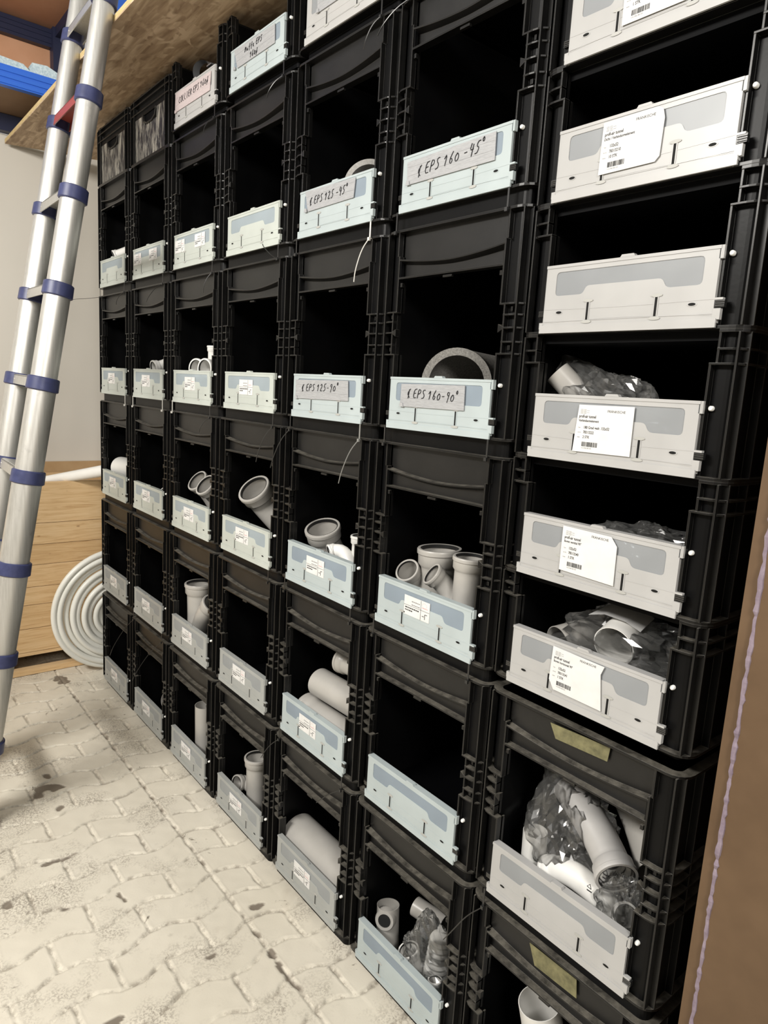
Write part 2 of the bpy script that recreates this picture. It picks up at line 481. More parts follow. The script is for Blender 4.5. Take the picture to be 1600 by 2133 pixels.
def crate_body(kind):
    mb = MB()
    H = 0.415 if kind == 'tall' else (0.211 if kind == 'short' else 0.222)
    I = 0.013; T = 0.004
    foot = {'tall': -0.031, 'short': -0.014, 'closed': 0.0}[kind]
    if kind != 'closed':
        mb.prism_xy(rr(0.014 if kind == 'tall' else 0.022), foot, 0.001, M_CR if kind == 'tall' else M_IN)
    mb.prism_xy(rr(0.0), 0.0, 0.0045, M_RIB)
    if kind == 'tall':
        zones = [(0.0045, 0.1587, 0.1465), (0.1587, 0.2477, 0.157), (0.2477, 0.362, 0.1465), (0.362, H-0.004, 0.151)]
        hr = [0.1587, 0.180, 0.205, 0.228, 0.2477]
    elif kind == 'short':
        zones = [(0.0045, 0.1636, 0.149), (0.1636, H-0.004, 0.158)]
        hr = [0.1636, 0.184]
    else:
        zones = [(0.0045, H-0.004, None)]; hr = [0.172, 0.200]
    for z0, z1, e in zones:
        A = rr(I, e=e); B = rr(I+T, e=e)
        mb.band(A, B, z0, z1, M_CR, closed=e is None)
        if e:
            for sx in (-1, 1):
                mb.box(min(sx*e, sx*(e+0.003)), max(sx*e, sx*(e+0.003)), 0.0012, I+0.010, z0, z1, M_RIB)
    # rim at the top
    e = {'tall': None, 'short': 0.158, 'closed': None}[kind]
    mb.band(rr(0.0, e=e), rr(I+T, e=e), H-0.0045, H, M_RIB, closed=e is None)
    # horizontal ribs round the corners
    for k, z in enumerate(hr):
        for sx in (-1, 1):
            if kind == 'closed':
                continue
            e = 0.157 if kind == 'tall' else 0.158
            if (kind == 'tall' and k in (0, 4)) or (kind == 'short' and k == 0): e = 0.147 if kind == 'tall' else 0.149
            A = half(rr(0.0005, e=e), sx, 0.13, 0.0005); B = half(rr(I+0.001, e=e), sx, 0.13, I+0.001)
            mb.band(A, B, z-0.0014, z+0.0014, M_RIB)
    if kind == 'closed':
        for z in hr:
            mb.band(rr(0.0005), rr(I+0.001), z-0.0018, z+0.0018, M_RIB, closed=True)
    # vertical ribs
    for sx in (-1, 1):
        x = sx*0.186
        mb.box(x-0.0013, x+0.0013, 0.0006, I+0.001, 0.0045, H-0.004, M_RIB)
        if kind == 'closed':
            mb.box(sx*0.150-0.0013, sx*0.150+0.0013, 0.0006, I+0.001, 0.0045, H-0.004, M_RIB)
        for y in (0.016, 0.066, 0.20, 0.30, 0.40, 0.534, 0.584):
            xo = 0.1994 if 0.03 < y < 0.57 else 0.1965
            mb.box(min(sx*xo, sx*(0.2-I-0.001)), max(sx*xo, sx*(0.2-I-0.001)), y-0.0013, y+0.0013, 0.0045, H-0.004, M_RIB)
    if kind == 'tall':
        for sx in (-1, 1):
            # little hook reaching into the opening halfway up, and screw dimple
            a = sx*0.157; b = sx*0.147
            mb.prism_xz([(p[0], p[1]) for p in ((a, 0.2025), (b, 0.197), (b, 0.212), (a, 0.2075))][::sx], 0.001, 0.011, M_RIB)
            mb.box(sx*0.170-0.003, sx*0.170+0.003, 0.0085, 0.0128, 0.166, 0.174, M_RIB)
            mb.box(sx*0.170-0.0022, sx*0.170+0.0022, 0.0085, 0.0128, 0.235, 0.243, M_RIB)
            # slightly raised edge next to the grip bar
    mb.box(-0.1828, 0.1828, 0.0172, 0.5828, 0.0046, 0.0066, M_IN)
    mb.box(-0.176, 0.176, 0.5785, 0.5825, 0.006, H-0.01, M_IN)
    if kind == 'closed':
        for sx in range(-6, 7):
            if sx % 3 == 0:
                mb.prism_xz([(sx*0.026-0.012, H), (sx*0.026+0.012, H), (sx*0.026+0.009, H+0.006), (sx*0.026-0.009, H+0.006)], 0.004, 0.016, M_CR)
    me = mb.mesh('crate_body_'+kind)
    return me


def grip_bar():
    """upper front band with a sagging grip rib and a lower edge rib"""
    mb = MB()
    b = 0.3165; H = 0.4105
    mb.box(-0.149, 0.149, 0.0165, 0.0195, b+0.002, H, M_BAND)
    n = 22; xs = [-0.1465+0.293*i/n for i in range(n+1)]

    def sag(x):
        t = (x+0.1465)/0.293
        return 0.3435+0.0115*abs(2*t-1)**1.7

    def prow(x):
        t = (x+0.1465)/0.293
        return 0.0015+0.0035*math.sin(math.pi*t)
    vs = []
    for x in xs:
        z = sag(x); y = prow(x)
        vs += [(x, 0.0165, z+0.0030), (x, y, z+0.0010), (x, y, z-0.0018), (x, 0.0165, z-0.0075)]
    fs = []
    for i in range(n):
        for k in range(3):
            a = i*4+k; fs.append((a, a+1, a+5, a+4))
    fs += [(0, 1, 2, 3), (n*4+3, n*4+2, n*4+1, n*4)]
    mb.add(vs, fs, M_RIB, False)
    # lower edge rib
    mb.box(-0.1465, 0.1465, 0.0012, 0.0195, b-0.0012, b+0.0024, M_RIB)
    mb.box(-0.146, -0.1435, 0.004, 0.0125, b, 0.357, M_CR); mb.box(0.1435, 0.146, 0.004, 0.0125, b, 0.357, M_CR)
    mb.box(-0.012, 0.012, 0.003, 0.009, b-0.008, b-0.004, M_RIB)
    for sx in (-1, 1):
        mb.box(sx*0.1405-0.0028, sx*0.1405+0.0028, 0.004, 0.010, b-0.017, b-0.009, M_RIB)
    return mb.mesh('grip_bar')


def round_poly(P, r, k=3):
    out = []
    n = len(P)
    for i in range(n):
        a, b, c_ = Vector(P[i-1]), Vector(P[i]), Vector(P[(i+1) % n])
        u = (a-b).normalized(); v = (c_-b).normalized(); q = min(r, (a-b).length*0.45, (c_-b).length*0.45)
        p0 = b+u*q; p1 = b+v*q
        for j in range(k+1):
            t = j/k; out.append(tuple(p0*(1-t)**2+b*2*t*(1-t)+p1*t*t))
    return out


def pane_outline():
    return round_poly([(-0.1265, 0.0615), (-0.0722, 0.0615), (-0.0665, 0.0745), (0.0655, 0.0745), (0.072, 0.0605), (0.1262, 0.0605), (0.1262, 0.0995), (-0.1265, 0.0995)], 0.007)


def flap_mesh(m):
    mb = MB()
    y0, y1 = -0.0035, -0.0015
    X = 0.1465
    ws = [(-0.1265, 0.0615), (-0.0722, 0.0615), (-0.0665, 0.0745), (0.0655, 0.0745), (0.072, 0.0605), (0.1262, 0.0605)]
    W_ = pane_outline()                       # counter-clockwise, starts at its lower left corner
    k0 = min(range(len(W_)), key=lambda i: W_[i][0]+W_[i][1]); W_ = W_[k0:]+W_[:k0]
    outer = [(-X, 0.001), (X, 0.001), (X, 0.1075), (-X, 0.1075)]
    loop = outer+[outer[0]]+[W_[0]]+W_[:0:-1]+[W_[0]]
    n = len(loop)
    tri = [(x, y0, z) for x, z in loop]; mb.add(tri, [list(range(n))], m)
    tri = [(x, y1, z) for x, z in loop]; mb.add(tri, [list(range(n))[::-1]], m)
    for L_ in (outer, W_):
        q = len(L_); mb.add([(x, y0, z) for x, z in L_]+[(x, y1, z) for x, z in L_], [(i, (i+1) % q, (i+1) % q+q, i+q) for i in range(q)], m)
    # thick top bar, end returns
    mb.box(-X-0.001, X+0.001, -0.0045, 0.011, 0.1065, 0.1112, m)
    mb.box(-X-0.0005, -X+0.0018, -0.0036, 0.010, 0.001, 0.1068, m)
    mb.box(X-0.0018, X+0.0005, -0.0036, 0.010, 0.001, 0.1068, m)
    mb.box(X-0.001, X+0.0052, -0.0036, 0.004, 0.0935, 0.1112, m)
    # bottom hinge strip and step outs
    mb.box(-X-0.006, X+0.006, -0.005, -0.0014, 0.0012, 0.0135, m)
    mb.box(-X-0.0075, -X, -0.0042, 0.002, 0.008, 0.0185, m)
    mb.box(X, X+0.0105, -0.0042, 0.003, 0.012, 0.0270, m)
    mb.box(X, X+0.0065, -0.0042, 0.003, 0.0075, 0.013, m)
    mb.box(X, X+0.012, -0.0040, 0.003, 0.0385, 0.0415, m)
    # tab
    mb.prism_xz([(-0.0095, 0.111), (0.0165, 0.111), (0.0135, 0.1152), (-0.0065, 0.1152)], -0.0045, 0.004, m)
    # hinge bead
    mb.box(-X, X, -0.0042, -0.0034, 0.0195, 0.0203, m)
    for sx in (-0.0595, 0.0595):
        mb.box(sx-0.0020, sx+0.0020, -0.0042, -0.0034, 0.0205, 0.0480, M_HOLE)
        mb.box(sx-0.0038, sx-0.0021, -0.0044, -0.0034, 0.0205, 0.0485, m)
        mb.box(sx+0.0021, sx+0.0038, -0.0044, -0.0034, 0.0205, 0.0485, m)
        for z in (0.0175, 0.0505):
            pts = [(sx+0.0095*math.cos(t*math.pi/6), z+0.0026*math.sin(t*math.pi/6)) for t in range(12)]
            mb.prism_xz(pts, -0.0046, -0.0034, M_CAP)
    for sx in (-0.1152, 0.1152):
        pts = [(sx+0.0075*math.cos(t*math.pi/6), 0.0343+0.0034*math.sin(t*math.pi/6)) for t in range(12)]
        mb.prism_xz(pts, -0.0040, -0.0034, m)
        pts = [(sx+0.0056*math.cos(t*math.pi/6), 0.0343+0.0021*math.sin(t*math.pi/6)) for t in range(12)]
        mb.prism_xz(pts, -0.0044, -0.0034, M_HOLE)
    # two shallow sagging mould ridges
    for (a, b_, cz) in ((0.040, 0.046, 0.038), (0.018, 0.026, 0.022)):
        P = [(-X+2*X*i/16, -0.0034, cz+(a-cz)*abs(i/8-1)**1.5) for i in range(17)]
        tube(mb, P, 0.0007, m, 4)
    return mb.mesh('front_flap')


def pane_mesh(m):
    mb = MB()
    mb.prism_xz(pane_outline(), -0.0024, -0.0018, m)
    return mb.mesh('viewing_pane')


def clip_mesh(sx):
    mb = MB()
    a, b = (0.1472, 0.161) if sx > 0 else (-0.158, -0.1472)
    mb.box(a, b, -0.0030, 0.004, 0.0285, 0.0382, M_CLIP)
    for k in range(3):
        mb.box(a+0.001, b+0.0008*sx, -0.0042, -0.003, 0.0295+k*0.003, 0.0307+k*0.003, M_RIB)
    return mb.mesh('clip')


def peg_mesh():
    mb = MB()
    mb.rings([((0.1565, 0.0065, 0.1015), (0, 1, 0), 0.0026), ((0.1565, 0.0080, 0.1015), (0, 1, 0), 0.0038), ((0.1565, 0.0135, 0.1015), (0, 1, 0), 0.0038)], M_PEG, 12, closed=False, caps=True)
    return mb.mesh('peg')


ME = {'tall': crate_body('tall'), 'short': crate_body('short'), 'closed': crate_body('closed'), 'grip': grip_bar(), 'peg': peg_mesh(),
      'clipL': clip_mesh(-1), 'clipR': clip_mesh(1)}
for k, (a, b) in FL.items():
    ME['flap_'+k] = flap_mesh(a); ME['pane_'+k] = pane_mesh(b)


def child(name, me, parent):
    o = bpy.data.objects.new(name, me); COL.objects.link(o); o.parent = parent; return o


# ------------------------------------------------------------------ lettering
_tc = {}


def glyphs(txt, bold=False):
    key = (txt, bold)
    if key in _tc: return _tc[key]
    cu = bpy.data.curves.new('t', 'FONT'); cu.body = txt; cu.resolution_u = 3
    if bold: cu.offset = 0.018
    o = bpy.data.objects.new('t', cu); COL.objects.link(o)
    dg = bpy.context.evaluated_depsgraph_get(); me = bpy.data.meshes.new_from_object(o.evaluated_get(dg))
    vs = [tuple(v.co) for v in me.vertices]; fs = [tuple(p.vertices) for p in me.polygons]
    bpy.data.objects.remove(o); bpy.data.curves.remove(cu); bpy.data.meshes.remove(me)
    _tc[key] = (vs, fs); return _tc[key]


def text(mb, txt, x, z, size, m, sx=0.8, y=-0.0001, bold=True, rot=0.0):
    vs, fs = glyphs(txt, bold)
    ca, sa = math.cos(rot), math.sin(rot)
    out = []
    for px, py, _ in vs:
        a, b = px*size*sx, py*size
        out.append((x+a*ca-b*sa, y, z+a*sa+b*ca))
    mb.add(out, fs, m)


STROKE = {
    'C': [[(.9, .85), (.5, 1), (.12, .6), (.15, .18), (.6, 0), (.95, .15)]],
    'O': [[(.5, 1), (.1, .6), (.2, .1), (.6, 0), (.95, .45), (.75, .95), (.5, 1)]],
    'L': [[(.2, 1), (.12, .05), (.8, .02)]], 'I': [[(.5, 1), (.45, 0)]],
    'E': [[(.85, 1), (.2, .92), (.12, .02), (.85, .05)], [(.15, .5), (.7, .55)]],
    'R': [[(.1, 0), (.2, 1), (.8, .85), (.75, .6), (.2, .5), (.9, 0)]],
    'P': [[(.1, 0), (.2, 1), (.8, .9), (.8, .6), (.2, .45)]],
    'S': [[(.85, .95), (.4, .95), (.25, .7), (.75, .4), (.65, .08), (.1, .02)]],
    '1': [[(.1, .6), (.6, 1), (.4, 0)]],
    '6': [[(.7, 1), (.25, .5), (.2, .1), (.6, 0), (.75, .35), (.3, .45)]],
    '0': [[(.5, .7), (.1, .4), (.3, 0), (.8, .1), (.85, .5), (.5, .7)]],
    '2': [[(.15, .75), (.5, 1), (.75, .7), (.1, .0), (.85, .05)]],
    '5': [[(.9, 1), (.4, .95), (.3, .55), (.75, .5), (.6, .05), (.1, .0)]],
    '4': [[(.35, 1), (.15, .45), (.85, .5)], [(.75, .9), (.6, -.1)]],
    '9': [[(.8, .85), (.4, .95), (.25, .6), (.75, .55), (.8, .9), (.5, -.15)]],
    '-': [[(.2, .42), (.75, .45)]],
    'o': [[(.3, 1.15), (.1, .95), (.3, .75), (.5, .95), (.3, 1.15)]],
    'A': [[(.85, .95), (.1, .45), (.85, .0)], [(.55, .9), (.5, -.1)]],    # the angle sign
    'f': [[(.5, .45), (.1, .2), (.4, -.05), (.75, .25), (.5, .45)], [(.7, .9), (.25, -.3)]],    # diameter sign
    'M': [[(.05, 0), (.25, 1), (.45, .3), (.75, 1), (.85, 0)]],
    'u': [[(.1, .5), (.2, .05), (.6, .1), (.7, .5), (.75, 0)]],
    'F': [[(.5, -.2), (.4, .6), (.7, 1)], [(.15, .45), (.7, .5)]],
    'e': [[(.1, .25), (.6, .35), (.4, .55), (.15, .3), (.3, .0), (.7, .1)]],
}


def scrawl(mb, txt, x, z, h, adv, m, y=-0.0012, slope=0.0, r=0.0009):
    cx = x; cz = z
    for ch in txt:
        if ch != ' ':
            for st in STROKE[ch]:
                P = smooth_path([(cx+(a*0.80+b*0.24)*min(h, adv*1.25)*0.85, y, cz+b*h) for a, b in st], 1)
                tube(mb, P, r, m, 4)
            cx += adv
        else:
            cx += adv*0.55
        cz = z+slope*(cx-x)


# ------------------------------------------------------------------ labels on the flaps
def small_label(x0, x1, z0, z1, k=0, tilt=0.0):
    """small printed shelf label: fine print, ruled boxes, a red mark and a little sketch"""
    mb = MB(); y = -0.0046
    mb.box(x0, x1, y, -0.0034, z0, z1, M_PAPER); yy = y-0.0002
    w_, h_ = x1-x0, z1-z0
    t = 0.0003

    def bar(a0, a1, b0, b1, m):
        mb.box(x0+a0*w_, x0+a1*w_, yy, y, z0+b0*h_, z0+b1*h_, m)
    bar(0, 1, .50, .515, M_INK); bar(.66, .672, .0, .98, M_INK)
    rnd = random.Random(k)
    for i in range(2):
        a = .30
        while a < .6:
            d = rnd.uniform(.03, .07); bar(a, min(a+d, .62), .74-i*.17, .79-i*.17, M_INKG); a += d+.015
    for i in range(2):
        a = .05
        while a < (.58 if i == 0 else .30):
            d = rnd.uniform(.03, .08); bar(a, a+d, .36-i*.13, .42-i*.13, M_INK); a += d+.015
    mb.box(x0+.70*w_, x0+.93*w_, yy, y, z0+.64*h_, z0+.66*h_, M_INKR)
    for i in range(10):
        t0 = i/10*2*math.pi
        mb.box(x0+(.80+.09*math.cos(t0))*w_-.0005, x0+(.80+.09*math.cos(t0))*w_+.0005, yy, y, z0+(.78+.12*math.sin(t0))*h_-.0005, z0+(.78+.12*math.sin(t0))*h_+.0005, M_INKR)
    bar(.72, .80, .22, .25, M_INK); bar(.82, .84, .10, .36, M_INK); bar(.84, .92, .34, .37, M_INK)
    return mb.mesh('label')


def tape_sign(pts, lines, m=None, seed=0, h=0.019, adv=0.0135):
    mb = MB(); m = m or M_TAPE
    mb.prism_xz(pts, -0.0062, -0.0046, m)
    # two horizontal folds in the tape
    xl, xr = min(p[0] for p in pts), max(p[0] for p in pts); zb, zt = min(p[1] for p in pts), max(p[1] for p in pts)
    for k, f in enumerate((0.36, 0.70)):
        z = zb+(zt-zb)*f
        mb.box(xl+0.004, xr-0.004, -0.0066, -0.0061, z, z+0.0009, m)
    mb.prism_xz([(xl, zb), (xl+0.012, zb-0.001), (xl+0.010, zb+0.007), (xl+0.002, zb+0.009)], -0.0085, -0.0062, m)
    for txt, x, z, hh, ad, sl in lines:
        scrawl(mb, txt, x, z, hh, ad, M_INK, y=-0.0068, slope=sl)
    return mb.mesh('handwritten_sign')


def paper_label(pts, ox, lines, kind='full', top=0.1):
    """large printed paper label"""
    mb = MB(); mb.prism_xz(pts, -0.0062, -0.0056, M_PAPER); y = -0.0064
    for i in range(5):
        for a in range(2+i % 2):
            mb.box(ox+0.003+a*0.006, ox+0.008+a*0.006, y, -0.0062, top-0.0062-i*0.0016, top-0.0057-i*0.0016, M_INKG)
    text(mb, 'FRÄNKISCHE', ox+0.053, top-0.0085, 0.0056, M_INK, 0.98, y, False)
    text(mb, 'profi-air tunnel', ox+0.001, top-0.0190, 0.0068, M_INK, 0.78, y)
    text(mb, lines[0], ox+0.001, top-0.0255, 0.0056, M_INK, 0.82, y)
    for i, l in enumerate(lines[1:]):
        text(mb, ['Type', 'Art.Nr.', 'Inhalt'][i], ox+0.001, top-0.0360-i*0.0078, 0.0026, M_INKG, 0.9, y, False)
        text(mb, l, ox+0.0115, top-0.0365-i*0.0078, 0.0062, M_INK, 0.82, y)
    rnd = random.Random(len(lines[0])); a = ox+0.011
    while a < ox+0.040:
        d = rnd.choice((0.0004, 0.0008, 0.0012)); mb.box(a, a+d, y, -0.0062, top-0.0655, top-0.0580, M_INK); a += d+rnd.choice((0.0004, 0.0008))
    text(mb, '4 013960 081324', ox+0.011, top-0.0690, 0.0030, M_INKG, 0.9, y, False)
    return mb.mesh('printed_label')


# ------------------------------------------------------------------ crates
ORD = {1: 'first', 2: 'second', 3: 'third', 4: 'fourth', 5: 'fifth', 6: 'sixth', 7: 'seventh', 8: 'eighth'}
STACK = {1: 'first', 2: 'second', 3: 'third', 4: 'fourth', 5: 'fifth', 6: 'sixth', 7: 'rightmost'}


def cx_of(col): return -0.4685+(col-6)*PITCHX


def z_of(col, row):
    if col == 7 and isinstance(row, int): return row*0.4457-0.018+0.004
    if isinstance(row, int): return row*0.4457-0.018
    return 0.8765+'FEDCBA'.index(row)*0.2111


def crate(col, row, kind, flap, label, lab=None, extra=None, jit=0.0):
    loc = (cx_of(col), jit, z_of(col, row))
    root = thing('storage_crate', label, 'crate', loc, 'open-front black crates in the stacks')
    child('body', ME[kind], root)
    if kind == 'tall': child('grip_bar', ME['grip'], root)
    f = child('front_flap', ME['flap_'+flap], root)
    child('viewing_pane', ME['pane_'+flap], f)
    child('clip', ME['clipL'], root); child('clip', ME['clipR'], root)
    child('peg', ME['peg'], root)['label'] = 'white locking peg'
    for nm, me in (lab or []):
        child(nm, me, f)
    for nm, me in (extra or []):
        child(nm, me, root)
    return root


def std(k, dx=0.0, dz=0.0):
    return [('label', small_label(-0.0525+dx, 0.0290+dx, 0.0465+dz, 0.0900+dz, k))]


def nm(row, col, tail):
    return f'black crate, {ORD[row+1]} up in {STACK[col]} stack from left, {tail}' if col < 7 else f'black crate, {ORD[row+1]} up in rightmost stack, {tail}'


T = {(1, 0): 'small label, standing empty', (1, 1): 'small label, looks empty', (1, 2): 'wide white pipe showing', (1, 3): 'small label, looks empty', (1, 4): 'no label, white fitting showing',
     (2, 0): 'grey pipe end inside', (2, 1): 'small label, looks empty', (2, 2): 'ring edge showing', (2, 3): 'white elbow showing', (2, 4): 'two labels on flap',
     (3, 0): 'grey pipe upright inside', (3, 1): 'grey branch fitting inside', (3, 2): 'two tilted elbows inside', (3, 3): 'two white-rimmed elbows', (3, 4): 'two labels on flap',
     (4, 0): 'grey tee inside', (4, 1): 'small label, looks empty', (4, 2): 'one large tilted elbow', (4, 3): 'small label, looks empty', (4, 4): 'clear panes, no label',
     (5, 0): 'one thick pipe lying inside', (5, 1): 'three pipes lying inside', (5, 2): 'elbow and sockets showing', (5, 3): 'sign EPS 125-90°', (5, 4): 'sign EPS 125-45°',
     (6, 0): 'bagged parts inside, no label', (6, 1): 'empty, no label', (6, 2): 'four grey socket mouths', (6, 3): 'sign EPS 160-90°', (6, 4): 'sign EPS 160-45°'}
quad = lambda a, b, c_, d: [d, c_, b, a]   # given tl, tr, br, bl
SIGNS = {
    (6, 3): tape_sign(quad((-0.1073, 0.0970), (0.0814, 0.0986), (0.0833, 0.0504), (-0.1081, 0.0494)), [('A EPS 160-90o', -0.088, 0.069, 0.019, 0.0130, -0.02)]),
    (6, 4): tape_sign(quad((-0.1315, 0.0979), (0.1106, 0.1013), (0.1119, 0.0529), (-0.1290, 0.0534)), [('A EPS 160 -45o', -0.100, 0.064, 0.021, 0.0150, 0.06)]),
    (5, 3): tape_sign(quad((-0.1329, 0.0963), (0.0976, 0.0985), (0.1016, 0.0513), (-0.1323, 0.0486)), [('A EPS 125-90o', -0.105, 0.068, 0.018, 0.0140, 0.03)]),
    (5, 4): tape_sign(quad((-0.1204, 0.1085), (0.0888, 0.1035), (0.0840, 0.0613), (-0.1065, 0.0598)), [('A EPS 125 -45o', -0.100, 0.073, 0.018, 0.0130, 0.02)]),
}
for col in range(1, 7):
    for row in range(5):
        if (col, row) in SIGNS: lab = [('handwritten_sign', SIGNS[(col, row)])]
        elif (col, row) in ((1, 4), (4, 4), (6, 1), (6, 0)): lab = []
        elif row == 4:
            lab = [('label', small_label(-0.138, -0.062, 0.052, 0.092, col)), ('label', small_label(0.02, 0.095, 0.054, 0.094, col+9))]
        else: lab = std(col*10+row, random.uniform(-.004, .004), random.uniform(-.002, .002))
        fl = 'green'
        if col in (5, 6): fl = 'blue'
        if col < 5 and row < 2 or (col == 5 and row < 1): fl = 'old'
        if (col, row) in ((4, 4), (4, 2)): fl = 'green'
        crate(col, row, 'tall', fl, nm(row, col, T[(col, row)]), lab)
# top row of short crates
crate(3, 5, 'short', 'grey', 'short black crate at top of third stack from left, pinkish sign COLLIER EPS 160',
      [('handwritten_sign', tape_sign(quad((-0.140, 0.1066), (0.1267, 0.0985), (0.1196, 0.0471), (-0.1428, 0.0502)), [('COLLIER EPS 160f', -0.112, 0.069, 0.018, 0.0148, 0.02)], M_TAPE2))])
crate(4, 5, 'short', 'blue', 'short black crate at top of fourth stack from left, silver handwritten sign',
      [('handwritten_sign', tape_sign(quad((-0.1231, 0.1060), (0.1024, 0.1010), (0.1048, 0.0547), (-0.1023, 0.0551)), [('MuFFe EPS', -0.060, 0.082, 0.014, 0.0115, 0.0), ('160f', -0.030, 0.060, 0.014, 0.0115, 0.0)]))])
crate(5, 5, 'short', 'grey', 'short black crate at top of fifth stack, cut off by the photo edge',
      [('handwritten_sign', tape_sign(quad((-0.1000, 0.1060), (0.1024, 0.1010), (0.1048, 0.0547), (-0.0968, 0.0551)), []))])
crate(6, 5, 'short', 'blue', 'short black crate added unseen atop the sixth stack to block light', [])  # unseen crate, added to keep light out of the open crate below
# closed crates on the two leftmost stacks
for col, lb in ((1, 'scuffed closed black crate with hand grip on top of leftmost stack'), (2, 'scuffed closed black crate with hand grip on top of second stack from left')):
    root = thing('storage_crate', lb, 'crate', (cx_of(col), 0.0, 4*0.4457-0.018+0.4155), 'closed black crates on top')
    child('body', ME['closed'], root)
    mb = MB()
    hx, z0, z1 = 0.062, 0.120, 0.155
    mb.box(-0.148, 0.148, 0.0065, 0.0125, 0.0045, z0, M_SCUFF); mb.box(-0.148, -hx, 0.0065, 0.0125, z0, z1, M_SCUFF); mb.box(hx, 0.148, 0.0065, 0.0125, z0, z1, M_SCUFF)
    mb.box(-0.148, 0.148, 0.0065, 0.0125, z1, 0.170, M_CR)
    child('front_panel', mb.mesh('front_panel'), root)['label'] = 'scratched whitish front panel'
    mb = MB()
    tube(mb, [(-hx, 0.004, z1), (-hx*0.8, 0.003, z0), (hx*0.8, 0.003, z0), (hx, 0.004, z1)], 0.0028, M_RIB, 6, 1)
    mb.box(-hx, hx, 0.011, 0.016, z0, z1, M_IN)
    child('hand_grip', mb.mesh('hand_grip'), root)

# seventh stack: two tall crates, then six short ones
def yellow_tape(pts, k):
    mb = MB(); mb.prism_xz(pts, 0.0112, 0.0124, M_YEL)
    rnd = random.Random(k)
    return mb.mesh('masking_tape')


crate(7, 0, 'tall', 'grey', nm(0, 7, 'yellow tape, its flap out of view'), [], [('masking_tape', yellow_tape(quad((-0.050, 0.395), (0.056, 0.397), (0.060, 0.362), (-0.034, 0.358)), 1))])
crate(7, 1, 'tall', 'grey', nm(1, 7, 'yellow tape, bagged white sleeves inside'), [], [('masking_tape', yellow_tape(quad((-0.056, 0.397), (0.066, 0.404), (0.063, 0.378), (-0.042, 0.372)), 2))])
PL = {
    'F': ([(-0.0545, 0.1014), (0.0482, 0.0985), (0.0427, 0.0834), (0.0503, 0.0224), (-0.046, 0.0239), (-0.0568, 0.040)], -0.0515, ['Bogen horizontal 90°', '132x52', '78313241', '1 STK'], 0.100, 'label Bogen horizontal, bagged parts inside'),
    'E': ([(-0.0600, 0.1035), (0.0331, 0.1020), (0.0448, 0.0880), (0.0459, 0.0240), (-0.0601, 0.0270)], -0.0560, ['Bogen vertikal 90°', '132x52', '78313240', '1 STK'], 0.102, 'label Bogen vertikal 90°'),
    'D': ([(-0.0533, 0.0960), (0.0469, 0.0971), (0.0476, 0.0206), (-0.0585, 0.0195), (-0.0560, 0.060)], -0.0525, ['Verbindungselement', '180 Grad gedr. 132x52', '78313222', '2 STK'], 0.0945, 'label Verbindungselement, clear bag on top'),
    'C': None,
    'B': ([(-0.0627, 0.1033), (0.0275, 0.1048), (0.036, 0.100), (0.0395, 0.0871), (0.0379, 0.0360), (0.031, 0.0290), (-0.0642, 0.0280)], -0.0600, ['Dicht / Verbindungselement', '132x52', '78313210', '10 STK'], 0.1020, 'label Dicht / Verbindungselement'),
    'A': ([(-0.0500, 0.0990), (0.052, 0.0990), (0.052, 0.0240), (-0.0500, 0.0240)], -0.046, ['Verbindungselement', '132x52', '78313212', '1 STK'], 0.098, 'label cut by the photo edge'),
}
for i, r in enumerate('FEDCBA'):
    p = PL[r]
    if p:
        pts = p[0][::-1]
        lab = [('printed_label', paper_label(pts, p[1], p[2], top=p[3]))]
        tl = p[4]
    else:
        lab = []; tl = 'no label on flap'
    crate(7, r, 'short', 'grey', f'short black crate, {ORD[i+3]} up in rightmost stack, {tl}', lab)


# ------------------------------------------------------------------ cable ties
def wtie(cx, cz, tail, label, m=M_TIE, y=-0.003, bow=0.012, hh=0.032):
    """strap round two stacked rims with a small head and, if given, its loose tail (world x,z)"""
    root = thing('cable_tie', label, 'cable tie', (cx, y, cz), 'cable ties joining the crates')
    mb = MB()
    t = 0.0009
    mb.box(cx-0.002, cx+0.002, y-t, y+t*0.3, cz-0.004, cz+hh+0.004, m)
    mb.box(cx-0.002, cx+0.002, y, y+0.012, cz+hh+0.0033, cz+hh+0.0045, m)
    mb.box(cx-0.002, cx+0.002, y, y+0.012, cz-0.0042, cz-0.003, m)
    mb.obj('strap', root)
    mb = MB(); mb.box(cx-0.0032, cx+0.0032, y-0.005, y-0.0008, cz-0.009, cz-0.002, m); mb.obj('head', root)
    if tail:
        tx, tz = tail
        mb = MB()
        P = smooth_path([(cx, y-0.003, cz-0.005), (cx+(tx-cx)*0.35, y-0.016, cz-0.005+(tz-cz)*0.25), (cx+(tx-cx)*0.75, y-bow-0.012, cz+(tz-cz)*0.75), (tx, y-bow-0.01, tz)], 2)
        tube(mb, P, 0.0012, m, 5)
        mb.obj('tail', root)
    return root


def tlab(col, g, side, extra):
    return f'{extra} cable tie at {side} edge between {ORD[g]} and {ORD[g+1]} crates of {STACK[col]} stack'


